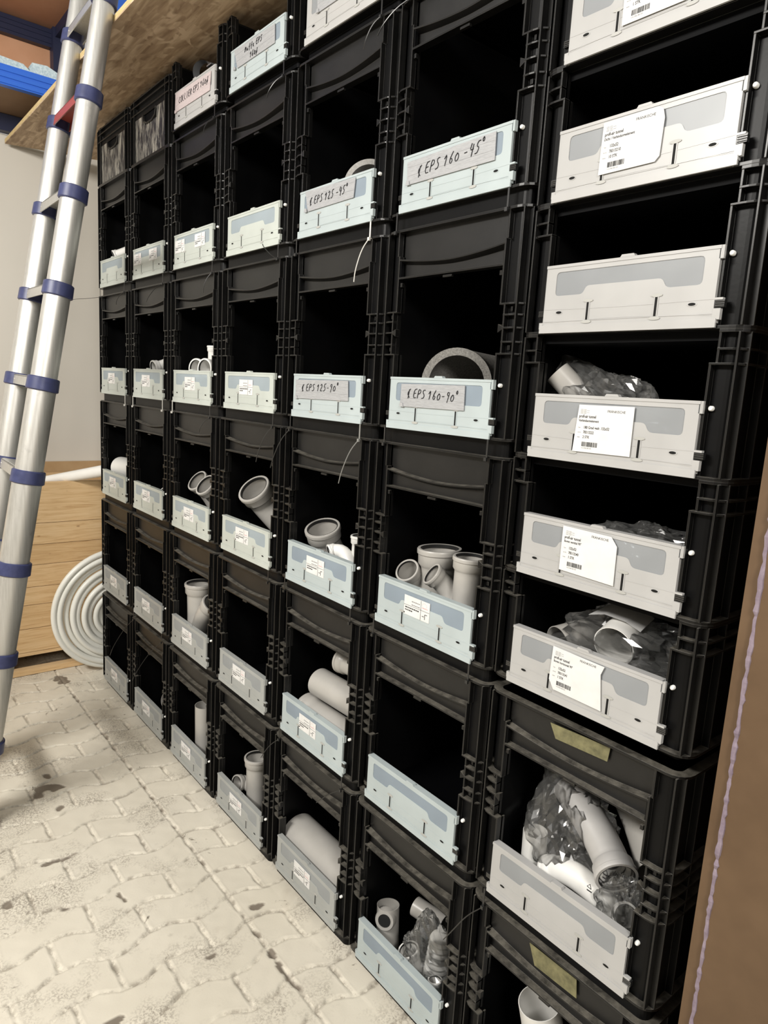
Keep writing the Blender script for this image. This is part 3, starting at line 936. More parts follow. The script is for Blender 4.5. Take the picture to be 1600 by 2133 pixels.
gapz = lambda g: g*0.4457-0.018-0.031
TIES = [  # stack, lower crate count, side, tail (world x,z), material, words
    (1, 4, -1, (-2.99, 1.735), M_TIE, 'long black', 0.02), (1, 4, 1, (-2.351, 1.68), M_TIE, 'black', 0.012), (2, 4, 1, (-2.021, 1.67), M_TIE, 'black', 0.012),
    (3, 4, 1, (-1.533, 1.668), M_TIE, 'black', 0.012), (4, 4, 1, (-1.15, 1.765), M_TIE, 'black', 0.02), (5, 4, 1, (-0.741, 1.636), M_TIEW, 'pale', 0.012),
    (3, 5, 1, (-1.545, 2.134), M_TIE, 'black', 0.012), (4, 5, 1, (-1.164, 2.128), M_TIE, 'black', 0.012), (5, 5, 1, (-0.747, 2.113), M_TIE, 'black', 0.012),
    (6, 5, -1, (-0.70, 2.125), M_TIE, 'black', 0.012),
    (5, 3, 1, (-0.763, 1.176), M_TIEG, 'grey', 0.012), (5, 3, -1, (-1.087, 1.174), M_TIE, 'black', 0.012), (4, 3, 1, (-1.169, 1.181), M_TIE, 'black', 0.012),
    (3, 3, 1, (-1.55, 1.234), M_TIE, 'black', 0.012), (6, 3, -1, None, M_TIE, 'short black', 0), (6, 3, 1, None, M_TIE, 'short black', 0),
    (6, 4, 1, None, M_TIE, 'short black', 0), (6, 4, -1, None, M_TIE, 'short black', 0), (5, 4, -1, None, M_TIE, 'short black', 0), (6, 2, 1, None, M_TIE, 'short black', 0),
    (6, 2, -1, None, M_TIE, 'short black', 0), (5, 2, 1, None, M_TIE, 'short black', 0), (5, 2, -1, None, M_TIE, 'short black', 0), (4, 2, 1, None, M_TIE, 'short black', 0),
    (1, 3, 1, None, M_TIEW, 'white', 0), (2, 3, -1, None, M_TIEW, 'white', 0), (2, 3, 1, None, M_TIEW, 'white', 0), (3, 3, -1, None, M_TIEW, 'white', 0),
    (2, 1, -1, (-2.414, 0.177), M_TIE, 'long black', 0.03), (2, 1, 1, (-2.132, 0.164), M_TIE, 'long black', 0.03), (5, 1, -1, (-1.09, 0.311), M_TIE, 'black', 0.012),
    (5, 1, 1, (-0.794, 0.324), M_TIE, 'black', 0.012), (7, 1, -1, (-0.306, 0.27), M_TIE, 'thick black', 0.012),
]
for col, g, sd, tail, m, wd, bw in TIES:
    x = cx_of(col)+(-0.158 if sd < 0 else 0.150)
    wtie(x, gapz(g), tail, tlab(col, g, 'left' if sd < 0 else 'right', wd), m, bow=bw)


# ------------------------------------------------------------------ pipes and fittings
def sockets(P, r, m, m_in, start=True, t=0.0026, smooth=2):
    """hollow pipe along P; wide lipped socket at its start. returns body MB and seal MB"""
    P = smooth_path(P, smooth); T_ = tangents(P)
    S = [0]
    for a, b in zip(P[:-1], P[1:]): S.append(S[-1]+(b-a).length)
    tot = S[-1]

    def at(s_):
        for i in range(len(P)-1):
            if s_ <= S[i+1] or i == len(P)-2:
                k = (s_-S[i])/max(1e-9, S[i+1]-S[i]); k = min(max(k, 0), 1)
                return P[i].lerp(P[i+1], k), T_[i].lerp(T_[i+1], k).normalized()
    u = r/0.05
    out = []
    if start:
        prof = [(0, 1.17), (.002*u, 1.20), (.006*u, 1.205), (.013*u, 1.205), (.016*u, 1.14), (.040*u, 1.14), (.048*u, 1.03), (.052*u, 1.0)]
    else:
        prof = [(0, 1.0)]
    last = prof[-1][0]
    for s_, k in prof: p, d = at(s_); out.append((p, d, r*k))
    k = last+0.006
    while k < tot: p, d = at(k); out.append((p, d, r)); k += 0.010
    p, d = at(tot); out.append((p, d, r))
    inn = []
    k = tot
    while k > last+0.006: p, d = at(k); inn.append((p, d, r-t)); k -= 0.02
    for s_, q in ([(last, 1.0), (.044*u, 1.07), (.0, 1.07)] if start else [(0, 1.0)]):
        p, d = at(s_); inn.append((p, d, r*q-t*0.6))
    mb = MB(); mb.rings(out+inn, m, 32)
    sb = None
    if start:
        sb = MB()
        prs = [(.0015*u, 1.155), (.0015*u, 1.0), (.010*u, 1.0), (.010*u, 1.06)]
        R = []
        for s_, q in prs: p, d = at(s_-0.0004*u*2 if s_ < .002*u else s_); R.append((p, d, r*q-0.001))
        sb.rings(R, M_SEAL, 32)
    return mb, sb


def fitting(name, label, cat, col, row, runs, m=M_PGREY, group=None, base=None):
    """runs: list of (points in crate coordinates, radius, socket at start)"""
    o = Vector((cx_of(col), 0, z_of(col, row)))
    allp = [Vector(p)+o for P, r, s_ in runs for p in P]
    low = min(allp, key=lambda q: q.z)
    root = thing(name, label, cat, (low.x, low.y, low.z), group)
    for i, (P, r, s_) in enumerate(runs):
        a, b = sockets([Vector(p)+o for p in P], r, m, None, s_)
        a.obj('body' if i == 0 else 'branch', root)
        if b: b.obj('seal_ring', root)
    return root


EL = 'pipe_elbow'
fitting('pipe_fitting', 'small white fitting peeking over the flap in the leftmost stack, fifth crate up', 'pipe fitting', 1, 4,
        [([(-0.122, 0.045, 0.138), (-0.118, 0.062, 0.146), (-0.07, 0.085, 0.158), (0.04, 0.09, 0.165), (0.12, 0.16, 0.035)], 0.020, True)], M_PWHT)
fitting('pipe', 'wide white pipe stub showing in the leftmost stack, third crate up', 'pipe', 1, 2,
        [([(-0.125, 0.070, 0.118), (0.14, 0.10, 0.128)], 0.048, False), ], M_PWHT)
fitting(EL, 'white elbow peeking over the flap in second stack from left, fourth crate up', 'pipe elbow', 2, 3,
        [([(-0.055, 0.040, 0.118), (-0.058, 0.085, 0.127), (0.02, 0.10, 0.155), (0.09, 0.12, 0.04)], 0.024, True)], M_PWHT)
fitting(EL, 'white ring edge behind the flap in second stack from left, third crate up', 'pipe elbow', 2, 2,
        [([(0.030, 0.045, 0.085), (0.025, 0.080, 0.065), (0.10, 0.13, 0.04)], 0.022, True)], M_PWHT)
fitting('pipe', 'grey pipe end in the lowest crate of second stack from left', 'pipe', 2, 0,
        [([(0.035, 0.062, 0.110), (0.022, 0.12, 0.090), (0.02, 0.30, 0.06)], 0.033, False)], M_PGREY)
fitting(EL, 'left of two white-rimmed elbows in third stack from left, fourth crate up', 'pipe elbow', 3, 3,
        [([(-0.072, 0.045, 0.119), (-0.09, 0.095, 0.119), (-0.07, 0.13, 0.05)], 0.030, True)], M_PWHT)
fitting(EL, 'right of two white-rimmed elbows in third stack from left, fourth crate up', 'pipe elbow', 3, 3,
        [([(0.003, 0.042, 0.119), (-0.01, 0.090, 0.119), (0.05, 0.14, 0.08), (0.06, 0.16, 0.04)], 0.030, True)], M_PWHT)
fitting('pipe_socket', 'upright white socket behind two elbows in third stack, fourth crate up', 'pipe fitting', 3, 3,
        [([(-0.045, 0.10, 0.200), (-0.045, 0.10, 0.12), (-0.045, 0.11, 0.035)], 0.021, True)], M_PWHT)
fitting(EL, 'left tilted grey elbow with white rim in third stack, third crate up', 'pipe elbow', 3, 2,
        [([(-0.078, 0.056, 0.174), (-0.084, 0.11, 0.130), (-0.06, 0.15, 0.045)], 0.035, True)])
fitting(EL, 'right tilted grey elbow with white rim in third stack, third crate up', 'pipe elbow', 3, 2,
        [([(0.008, 0.048, 0.171), (0.002, 0.100, 0.128), (0.05, 0.14, 0.045)], 0.035, True)])
fitting('pipe_socket', 'dim grey socket behind tilted elbows in third stack, third crate up', 'pipe fitting', 3, 2,
        [([(-0.10, 0.15, 0.216), (-0.10, 0.19, 0.12), (-0.10, 0.20, 0.03)], 0.020, True)])
fitting('branch_fitting', 'grey branch fitting standing upright in third stack, second crate up', 'pipe fitting', 3, 1,
        [([(-0.100, 0.080, 0.232), (-0.100, 0.084, 0.10), (-0.100, 0.084, 0.008)], 0.044, True),
         ([(0.040, 0.072, 0.192), (0.0, 0.060, 0.145), (-0.050, 0.070, 0.09), (-0.09, 0.08, 0.06)], 0.034, True)])
fitting('pipe_socket', 'plain grey pipe standing upright in lowest crate of third stack', 'pipe fitting', 3, 0,
        [([(-0.018, 0.072, 0.228), (-0.018, 0.074, 0.12), (-0.018, 0.075, 0.012)], 0.036, False)])
fitting(EL, 'large tilted grey elbow in fourth stack from left, third crate up', 'pipe elbow', 4, 2,
        [([(-0.082, 0.068, 0.202), (-0.094, 0.125, 0.142), (-0.02, 0.17, 0.07)], 0.046, True)])
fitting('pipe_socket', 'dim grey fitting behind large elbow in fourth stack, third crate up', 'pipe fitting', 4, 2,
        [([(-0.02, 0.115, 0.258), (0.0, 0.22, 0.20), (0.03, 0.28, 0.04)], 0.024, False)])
fitting('pipe_tee', 'grey tee with small side socket in lowest crate of fourth stack', 'pipe tee', 4, 0,
        [([(-0.020, 0.074, 0.208), (-0.018, 0.076, 0.10), (-0.014, 0.076, 0.008)], 0.035, True),
         ([(-0.100, 0.044, 0.080), (-0.106, 0.078, 0.072), (-0.07, 0.085, 0.072), (-0.015, 0.078, 0.072)], 0.0235, True)])
fitting(EL, 'grey elbow mouth up in fifth stack, third crate up', 'pipe elbow', 5, 2,
        [([(-0.108, 0.080, 0.147), (-0.118, 0.105, 0.085), (-0.09, 0.13, 0.04)], 0.042, True)])
fitting(EL, 'small white elbow between two fittings in fifth stack, third crate up', 'pipe elbow', 5, 2,
        [([(-0.020, 0.045, 0.098), (-0.014, 0.062, 0.104), (0.02, 0.07, 0.105), (0.075, 0.075, 0.04)], 0.018, True)], M_PWHT)
fitting('pipe_socket', 'white upright socket at right in fifth stack, third crate up', 'pipe fitting', 5, 2,
        [([(0.045, 0.100, 0.152), (0.045, 0.100, 0.08), (0.045, 0.10, 0.012)], 0.024, True)], M_PWHT)
G5 = 'pipes lying in the fifth stack'
fitting('pipe', 'short grey socket pipe lying on top of two pipes, fifth stack', 'pipe', 5, 1,
        [([(-0.035, 0.115, 0.225), (0.16, 0.13, 0.225)], 0.030, True)], group=G5)
fitting('pipe', 'plain grey pipe lying on the lower pipe, fifth stack second crate', 'pipe', 5, 1,
        [([(-0.095, 0.085, 0.144), (0.172, 0.095, 0.144)], 0.040, False)], group=G5)
fitting('pipe', 'lowest grey socket pipe behind the flap, fifth stack second crate', 'pipe', 5, 1,
        [([(-0.125, 0.066, 0.056), (0.172, 0.07, 0.056)], 0.040, True)], group=G5)
fitting('pipe', 'thick grey pipe lying in lowest crate of fifth stack', 'pipe', 5, 0,
        [([(-0.168, 0.080, 0.074), (0.172, 0.083, 0.074)], 0.060, False)], group=G5)
fitting('pipe', 'dim grey pipe behind the thick pipe in lowest crate, fifth stack', 'pipe', 5, 0,
        [([(0.0, 0.20, 0.150), (0.17, 0.22, 0.145)], 0.045, False)], group=G5)
# sixth stack, third crate up: two branch fittings and two elbows
fitting('pipe_socket', 'wide upright grey socket at the back in sixth stack, third crate up', 'pipe fitting', 6, 2,
        [([(-0.075, 0.112, 0.178), (-0.072, 0.114, 0.09), (-0.07, 0.115, 0.010)], 0.043, True)])
fitting(EL, 'leftmost grey elbow mouth facing left in sixth stack, third crate up', 'pipe elbow', 6, 2,
        [([(-0.114, 0.050, 0.124), (-0.120, 0.080, 0.098), (-0.10, 0.095, 0.06), (-0.09, 0.10, 0.03)], 0.0245, True)])
fitting('branch_fitting', 'light grey branch fitting with two mouths at right in sixth stack, third crate up', 'pipe fitting', 6, 2,
        [([(0.062, 0.070, 0.193), (0.060, 0.070, 0.10), (0.058, 0.070, 0.010)], 0.031, True),
         ([(-0.028, 0.046, 0.137), (-0.012, 0.075, 0.112), (0.010, 0.085, 0.08), (0.050, 0.075, 0.04)], 0.0225, True)])
# sixth stack, lowest crate
fitting('saddle_fitting', 'grey saddle fitting with round hole in lowest crate of sixth stack', 'pipe fitting', 6, 0,
        [([(-0.132, 0.078, 0.122), (-0.124, 0.074, 0.06), (-0.116, 0.072, 0.010)], 0.029, False)])
fitting('pipe_socket', 'dim short pipe behind the saddle fitting, lowest crate, sixth stack', 'pipe fitting', 6, 0,
        [([(-0.085, 0.13, 0.125), (0.0, 0.15, 0.12)], 0.024, False)])
fitting('end_fitting', 'small white capped fitting beside the flap, lowest crate, sixth stack', 'pipe fitting', 6, 0,
        [([(0.078, 0.050, 0.082), (0.082, 0.048, 0.060), (0.085, 0.046, 0.010)], 0.0145, True)], M_PWHT)
# rightmost stack, second crate up
fitting('pipe_socket', 'small upright white pipe at left in rightmost stack, second crate up', 'pipe fitting', 7, 1,
        [([(-0.105, 0.070, 0.130), (-0.105, 0.072, 0.07), (-0.105, 0.072, 0.010)], 0.024, False)], M_PWHT)
fitting(EL, 'white elbow lying beside the small pipe in rightmost stack, second crate up', 'pipe elbow', 7, 1,
        [([(-0.060, 0.060, 0.075), (-0.02, 0.06, 0.105), (0.05, 0.07, 0.09), (0.08, 0.08, 0.05)], 0.024, True)], M_PWHT)
fitting('duct_sleeve', 'long white sleeve slanting down toward the front in rightmost stack, second crate', 'duct', 7, 1,
        [([(0.083, 0.056, 0.152), (0.045, 0.085, 0.166), (-0.02, 0.11, 0.195), (-0.085, 0.135, 0.215)], 0.032, True)], M_SLEEVE)
fitting('duct_sleeve', 'wide pale sleeve behind the ringed one in rightmost stack, second crate', 'duct', 7, 1,
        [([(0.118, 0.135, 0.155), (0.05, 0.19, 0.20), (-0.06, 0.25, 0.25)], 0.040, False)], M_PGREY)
fitting('end_fitting', 'small white ring fitting under the sleeves in rightmost stack, second crate', 'pipe fitting', 7, 1,
        [([(0.114, 0.045, 0.104), (0.095, 0.065, 0.085), (0.07, 0.09, 0.03)], 0.019, True)], M_PWHT)
fitting('duct_sleeve', 'white duct end at the bottom photo edge in lowest crate of rightmost stack', 'duct', 7, 0,
        [([(-0.060, 0.080, 0.215), (-0.050, 0.10, 0.12), (-0.04, 0.12, 0.02)], 0.042, False)], M_PWHT)
# rightmost short crates
fitting('flat_duct', 'grey duct end in a clear bag at left, fifth crate up, rightmost stack', 'duct', 7, 'D',
        [([(-0.148, 0.052, 0.150), (-0.115, 0.07, 0.115), (-0.07, 0.10, 0.05)], 0.023, False)], M_PGREY)
fitting('flat_duct', 'pale grey bend in a clear bag, third crate up, rightmost stack', 'duct', 7, 'F',
        [([(0.020, 0.060, 0.112), (0.012, 0.115, 0.125), (-0.03, 0.24, 0.11)], 0.036, False)], M_PWHT)
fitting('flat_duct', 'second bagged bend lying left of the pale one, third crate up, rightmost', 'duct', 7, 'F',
        [([(-0.10, 0.07, 0.075), (-0.08, 0.14, 0.085), (-0.06, 0.25, 0.08)], 0.034, False)], M_PGREY)


# ring opening of the saddle fitting
o = Vector((cx_of(6), 0, z_of(6, 0)))
sd = [x for x in bpy.data.objects if x.name.startswith('saddle_fitting')][0]
mb = MB()
dr = Vector((0.52, -0.80, 0.22)).normalized(); ctr = o+Vector((-0.128, 0.076, 0.095))+dr*0.026
mb.rings([(ctr+dr*0.006, dr, 0.0165), (ctr+dr*0.006, dr, 0.0235), (ctr+dr*0.001, dr, 0.026), (ctr-dr*0.014, dr, 0.027), (ctr-dr*0.014, dr, 0.0165)], M_PGREY, 28)
mb.obj('collar', sd)
mb = MB(); mb.rings([(ctr+dr*0.0045, dr, 0.0163), (ctr+dr*0.003, dr, 0.0163)], M_SEAL, 24, closed=False, caps=True); mb.obj('opening', sd)
# rings on the sleeve end
sl = [x for x in bpy.data.objects if x.name.startswith('duct_sleeve') and 'long white' in x.get('label', '')][0]
o7 = Vector((cx_of(7), 0, z_of(7, 1)))
mb = MB(); a = o7+Vector((0.083, 0.056, 0.152)); d = Vector((0.725, -0.60, -0.20)).normalized()
for k in range(2):
    mb.rings([(a-d*(0.012+0.012*k), d, 0.0215-0.005*k), (a-d*(0.012+0.012*k), d, 0.028-0.006*k), (a-d*(0.02+0.012*k), d, 0.028-0.006*k), (a-d*(0.02+0.012*k), d, 0.0215-0.005*k)], M_PWHT, 28)
mb.obj('inner_ring', sl)


# EPS duct bends (dark speckled foam rings)
def foam_duct(label, col, row, P, r, t, m=M_FOAM):
    oo = Vector((cx_of(col), 0, z_of(col, row)))
    Q = smooth_path([Vector(p)+oo for p in P], 2); T_ = tangents(Q)
    root = thing('foam_duct', label, 'duct', min(Q, key=lambda q: q.z))
    mb = MB(); mb.rings([(p, d, r) for p, d in zip(Q, T_)]+[(p, d, r-t) for p, d in list(zip(Q, T_))[::-1]], m, 48)
    # keep the cut end flat: no smoothing on the end faces
    mb.obj('body', root)
    return root


foam_duct('dark speckled foam ring showing above the flap marked EPS 160-90°', 6, 3, [(-0.038, 0.088, 0.103), (-0.065, 0.125, 0.103), (-0.07, 0.27, 0.095)], 0.0765, 0.016)
M_FOAML = noisy('light_grey_foam', (0.26, 0.25, 0.235, 1), (0.36, 0.35, 0.33, 1), 260, 0.8, 0.2, 0.4)
foam_duct('grey foam ring showing above the flap marked EPS 125-45°', 5, 4, [(0.030, 0.072, 0.118), (-0.0, 0.11, 0.110), (-0.02, 0.25, 0.09)], 0.059, 0.013, M_FOAML)
# pipe clamp on top of third stack
root = thing('pipe_clamp', 'bent metal pipe clamp sticking out of top crate, third stack', 'pipe clamp', (cx_of(3)-0.03, 0.05, z_of(3, 5)+0.115))
o = Vector((cx_of(3), 0, z_of(3, 5)))
M_STEEL = plain('zinc_steel', (0.42, 0.43, 0.45, 1), 0.3, 0.5, 0.8)
mb = MB()
P = [Vector((-0.05+0.045*math.cos(t), 0.050+0.010*math.sin(t*2), 0.150+0.045*math.sin(t)))+o for t in [math.radians(a) for a in range(20, 330, 15)]]
A = [p+Vector((0, -0.011, 0)) for p in P]; B = [p+Vector((0, 0.011, 0)) for p in P]
n = len(P); mb.add(A+B, [(i, i+1, n+i+1, n+i) for i in range(n-1)], M_STEEL, True)
n0 = len(mb.v); ctr = Vector((-0.05, 0.05, 0.15))+o
A2 = [p+(ctr-p)*0.05 for p in A]; B2 = [p+(ctr-p)*0.05 for p in B]
mb.add(A2+B2, [(i, n+i, n+i+1, i+1) for i in range(n-1)], M_STEEL, True)
mb.obj('band', root)
mb = MB(); mb.box(o.x-0.006, o.x+0.026, 0.040, 0.060, o.z+0.162, o.z+0.166, M_STEEL); mb.box(o.x-0.006, o.x+0.026, 0.040, 0.060, o.z+0.136, o.z+0.140, M_STEEL); mb.obj('lug', root)


# ------------------------------------------------------------------ clear bags
def bag(label, col, row, ctr, rad, rot=0.0, seed=0, tip=None, marks=None, m=M_FILM):
    oo = Vector((cx_of(col), 0, z_of(col, row)))
    root = thing('plastic_bag', label, 'plastic bag', oo+Vector(ctr)-Vector((0, 0, rad[2])), 'clear plastic bags in the crates')
    mb = MB(); nu, nv = 44, 26
    off = Vector((seed*3.7, seed*1.3, 0))
    vs = []
    R3 = Matrix.Rotation(rot, 3, 'Y')
    for j in range(nv+1):
        ph = math.pi*j/nv
        for i in range(nu):
            th = 2*math.pi*i/nu
            d = Vector((math.cos(th)*math.sin(ph), math.sin(th)*math.sin(ph), math.cos(ph)))
            q = d*2.2+off
            k = 1+0.22*(noise.noise(q))-0.28*abs(noise.noise(q*2.1+Vector((5, 1, 2))))-0.14*abs(noise.noise(q*4.7))
            p = Vector((d.x*rad[0], d.y*rad[1], d.z*rad[2]))*k
            if tip and d.dot(Vector(tip[0]).normalized()) > 0.75:
                f = (d.dot(Vector(tip[0]).normalized())-0.75)/0.25
                p += Vector(tip[1])*f*f
            p = R3 @ p
            vs.append(oo+Vector(ctr)+p)
    fs = []
    for j in range(nv):
        for i in range(nu):
            q = (i+1) % nu
            fs.append((j*nu+i, j*nu+q, (j+1)*nu+q, (j+1)*nu+i))
    x0, x1 = oo.x-0.175, oo.x+0.175
    vs = [Vector((min(max(v.x, x0), x1), max(v.y, 0.022), max(v.z, oo.z+0.008))) for v in vs]
    mb.add(vs, fs, m, False)
    mb.obj('film', root)
    if marks:
        mm = MB()
        for (x, y, z, sz) in marks:          # small recycling triangles printed on the film
            T3 = [(oo.x+x+sz*math.cos(a), y, oo.z+z+sz*math.sin(a)) for a in (1.4, 3.5, 5.6)]
            for a_, b_ in ((0, 1), (1, 2), (2, 0)):
                tube(mm, [T3[a_], T3[b_]], 0.0006, M_INK, 4)
            mm.box(oo.x+x-sz*0.9, oo.x+x+sz*1.1, y, y+0.0004, oo.z+z-sz*1.9, oo.z+z-sz*1.45, M_INK)
        mm.obj('print', root)
    return root


bag('clear bag bunched over the flap in rightmost stack, fifth crate up', 7, 'D', (-0.055, 0.095, 0.095), (0.125, 0.07, 0.062), 0.25, 1, ((-1, 0, 0.55), (-0.02, 0, 0.03)))
bag('dim clear bag barely showing in rightmost stack, fourth crate up', 7, 'E', (0.02, 0.12, 0.065), (0.12, 0.08, 0.048), 0.0, 2)
bag('shiny clear bag around bends in rightmost stack, third crate up', 7, 'F', (0.005, 0.13, 0.085), (0.15, 0.10, 0.072), 0.0, 3)
bag('clear bag over white sleeves in rightmost stack, second crate up', 7, 1, (-0.06, 0.12, 0.135), (0.10, 0.085, 0.105), 0.3, 4, ((-1, -0.2, 0.9), (-0.02, 0, 0.06)))
bag('small clear bag round the ring fitting in rightmost stack, second crate up', 7, 1, (0.095, 0.062, 0.100), (0.050, 0.040, 0.065), 0.0, 8, None, [(0.082, 0.018, 0.178, 0.006), (0.055, 0.018, 0.135, 0.005)])
bag('crumpled clear bag with fittings in lowest crate of sixth stack', 6, 0, (0.03, 0.085, 0.085), (0.09, 0.06, 0.08), -0.4, 5, ((0.4, -0.3, 0.9), (0.02, 0, 0.06)))
# paper slip inside the bag of the third crate up
root = thing('paper_slip', 'crumpled white printed slip inside shiny bag, rightmost stack third crate', 'paper slip', (cx_of(7)+0.0, 0.10, z_of(7, 'F')+0.150))
mb = MB()
o = Vector((cx_of(7), 0, z_of(7, 'F')))
pts = [(-0.045, 0.075, 0.148), (-0.01, 0.070, 0.160), (0.03, 0.072, 0.158), (0.055, 0.080, 0.146), (-0.04, 0.13, 0.160), (-0.01, 0.13, 0.171), (0.03, 0.13, 0.169), (0.05, 0.13, 0.160)]
mb.add([o+Vector(p) for p in pts]+[o+Vector(p)-Vector((0, 0, 0.0006)) for p in pts], [(0, 1, 5, 4), (1, 2, 6, 5), (2, 3, 7, 6), (8, 12, 13, 9), (9, 13, 14, 10), (10, 14, 15, 11)], M_PAPER)
mb.obj('sheet', root)
# ridged corrugated fitting in the bag, sixth stack
root = thing('ribbed_fitting', 'ribbed grey fitting inside crumpled bag in lowest crate, sixth stack', 'pipe fitting', (cx_of(6)+0.03, 0.10, z_of(6, 0)+0.01))
o = Vector((cx_of(6), 0, z_of(6, 0)))
mb = MB(); R_ = []
for k in range(19):
    t = k/18; p = o+Vector((0.035+0.01*t, 0.095, 0.012+0.135*t)); R_.append((p, Vector((0.07, 0, 1)), 0.030+(0.003 if k % 2 else 0)-0.006*t))
mb.rings(R_, M_PWHT, 24, closed=False, caps=True); mb.obj('body', root)
fitting('pipe_socket', 'round grey fitting low in crumpled bag, lowest crate, sixth stack', 'pipe fitting', 6, 0,
        [([(-0.02, 0.052, 0.088), (-0.015, 0.06, 0.06), (-0.01, 0.07, 0.02)], 0.022, True)], M_PWHT)

# ------------------------------------------------------------------ floor of wavy pavers
rng = np.random.default_rng(3)


def floor_grid():
    xs = np.arange(-3.36, -0.30, 0.0045); ys = np.arange(-1.16, 0.05, 0.0045)
    X, Y = np.meshgrid(xs, ys)
    # straight joint beside the crates at y = -0.155, wavy courses running in y, one every 0.1125 m in x
    U = X+1.350
    strip = Y > -0.155
    per = 0.225

    def wave(y):
        t = (y/per) % 1.0
        tri = 4*np.abs(t-0.5)-1
        return 0.0150*np.tanh(tri*2.2)/math.tanh(2.2)
    W = U-wave(Y+0.02)
    cs = 0.1125
    k = np.floor(W/cs); fx = W-k*cs
    dx = np.minimum(fx, cs-fx)
    ph = np.where(np.mod(k, 2) == 0, 0.0, 0.1125)
    V = Y+0.155+ph
    Ln = 0.225
    fy = np.mod(V, Ln); dy = np.minimum(fy, Ln-fy)
    # in the strip pieces are cut: one joint at half depth in every other course
    dy2 = np.where(np.mod(k, 2) == 0, np.abs(Y+0.055), 9)
    dy = np.where(strip, dy2, dy)
    dstr = np.abs(Y+0.155)
    m = np.floor(V/Ln)
    d = np.minimum(np.minimum(dx, dy), dstr)
    jitter = 0.0012*np.sin(X*61+Y*23)+0.001*np.sin(X*127-Y*91)+0.0008*np.sin(Y*211+X*37)
    d = np.maximum(d+jitter, 0)
    z = -0.0052*np.exp(-(d/0.0036)**2)
    # painted-over lip along the joints
    z += 0.0010*np.exp(-((d-0.0072)/0.0024)**2)
    h = np.sin(k*12.9898+m*78.233)*43758.5453; h = h-np.floor(h)
    h2 = np.sin(k*39.425+m*11.135)*24634.6345; h2 = h2-np.floor(h2)
    z += (h-0.5)*0.0018+(h2-0.5)*0.010*(fx-cs/2)
    big = np.zeros_like(X); fine = np.zeros_like(X)
    for f, a in ((2.1, 1), (4.7, .6), (9.3, .4)):
        p1, p2, p3 = rng.uniform(0, 6, 3); th = rng.uniform(0, 3)
        big += a*np.sin(f*(X*math.cos(th)+Y*math.sin(th))*2+p1)*np.sin(f*(-X*math.sin(th)+Y*math.cos(th))*2+p2)
    for _ in range(26):
        f = rng.uniform(22, 160); th = rng.uniform(0, math.pi); p1 = rng.uniform(0, 6)
        fine += (30/f)**0.5*np.sin(f*(X*math.cos(th)+Y*math.sin(th))+p1+1.2*np.sin(X*31+Y*17))
    fine /= 3.2
    z += 0.0004*fine
    chip = np.zeros_like(X)
    for (px, py, a, b) in ((-1.85, -0.455, 0.040, 0.045), (-1.94, -0.417, 0.020, 0.014), (-1.73, -0.431, 0.022, 0.018), (-1.45, -0.49, 0.010, 0.050), (-1.19, -0.40, 0.028, 0.010),
                           (-0.944, -0.103, 0.014, 0.022), (-0.779, -0.152, 0.022, 0.010), (-0.72, -0.160, 0.03, 0.007), (-0.814, -0.545, 0.010, 0.025), (-1.33, -0.66, 0.022, 0.012), (-2.77, -0.154, 0.05, 0.03), (-0.86, -0.284, 0.008, 0.02)):
        e = ((X-px)/a)**2+((Y-py)/b)**2
        chip = np.maximum(chip, np.clip((1.0-e+0.95*fine)*4, 0, 1))
    chip = np.maximum(chip, np.clip((np.exp(-(dstr/0.010)**2)*1.0+0.55*fine-1.02)*2.5, 0, 1))
    z -= 0.0022*chip
    joint = np.exp(-(d/0.006)**2)
    ny, nx = X.shape
    co = np.stack([X, Y, FLOOR+z], -1).reshape(-1, 3)
    idx = np.arange(nx*ny).reshape(ny, nx)
    q = np.stack([idx[:-1, :-1], idx[:-1, 1:], idx[1:, 1:], idx[1:, :-1]], -1).reshape(-1, 4)
    # coarse surround
    x0, x1, y0, y1 = xs[0], xs[-1], ys[0], ys[-1]
    ext = [(-3.6, -4.2, x1, y0), (x1, -4.2, 3.2, 0.9), (-3.6, y1, x1, 0.9), (-3.6, y0, x0, y1)]
    ev = []; ef = []
    b = len(co)
    for (a0, b0, a1, b1) in ext:
        ev += [(a0, b0, FLOOR), (a1, b0, FLOOR), (a1, b1, FLOOR), (a0, b1, FLOOR)]; ef.append([b, b+1, b+2, b+3]); b += 4
    co = np.concatenate([co, np.array(ev)])
    q = np.concatenate([q, np.array(ef)])
    me = bpy.data.meshes.new('floor')
    me.vertices.add(len(co)); me.vertices.foreach_set('co', co.ravel())
    me.loops.add(q.size); me.loops.foreach_set('vertex_index', q.ravel().astype(np.int32))
    me.polygons.add(len(q)); me.polygons.foreach_set('loop_start', np.arange(0, q.size, 4, dtype=np.int32))
    me.polygons.foreach_set('loop_total', np.full(len(q), 4, dtype=np.int32))
    me.update(calc_edges=True)
    me.polygons.foreach_set('use_smooth', np.ones(len(q), dtype=bool))
    for nme, arr in (('chip', chip), ('joint', joint)):
        at = me.attributes.new(nme, 'FLOAT', 'POINT')
        at.data.foreach_set('value', np.concatenate([arr.ravel(), np.zeros(16)]).astype(np.float32))
    me.materials.append(M_FLOOR)
    o = bpy.data.objects.new('floor', me); COL.objects.link(o); o['kind'] = 'structure'


floor_grid()

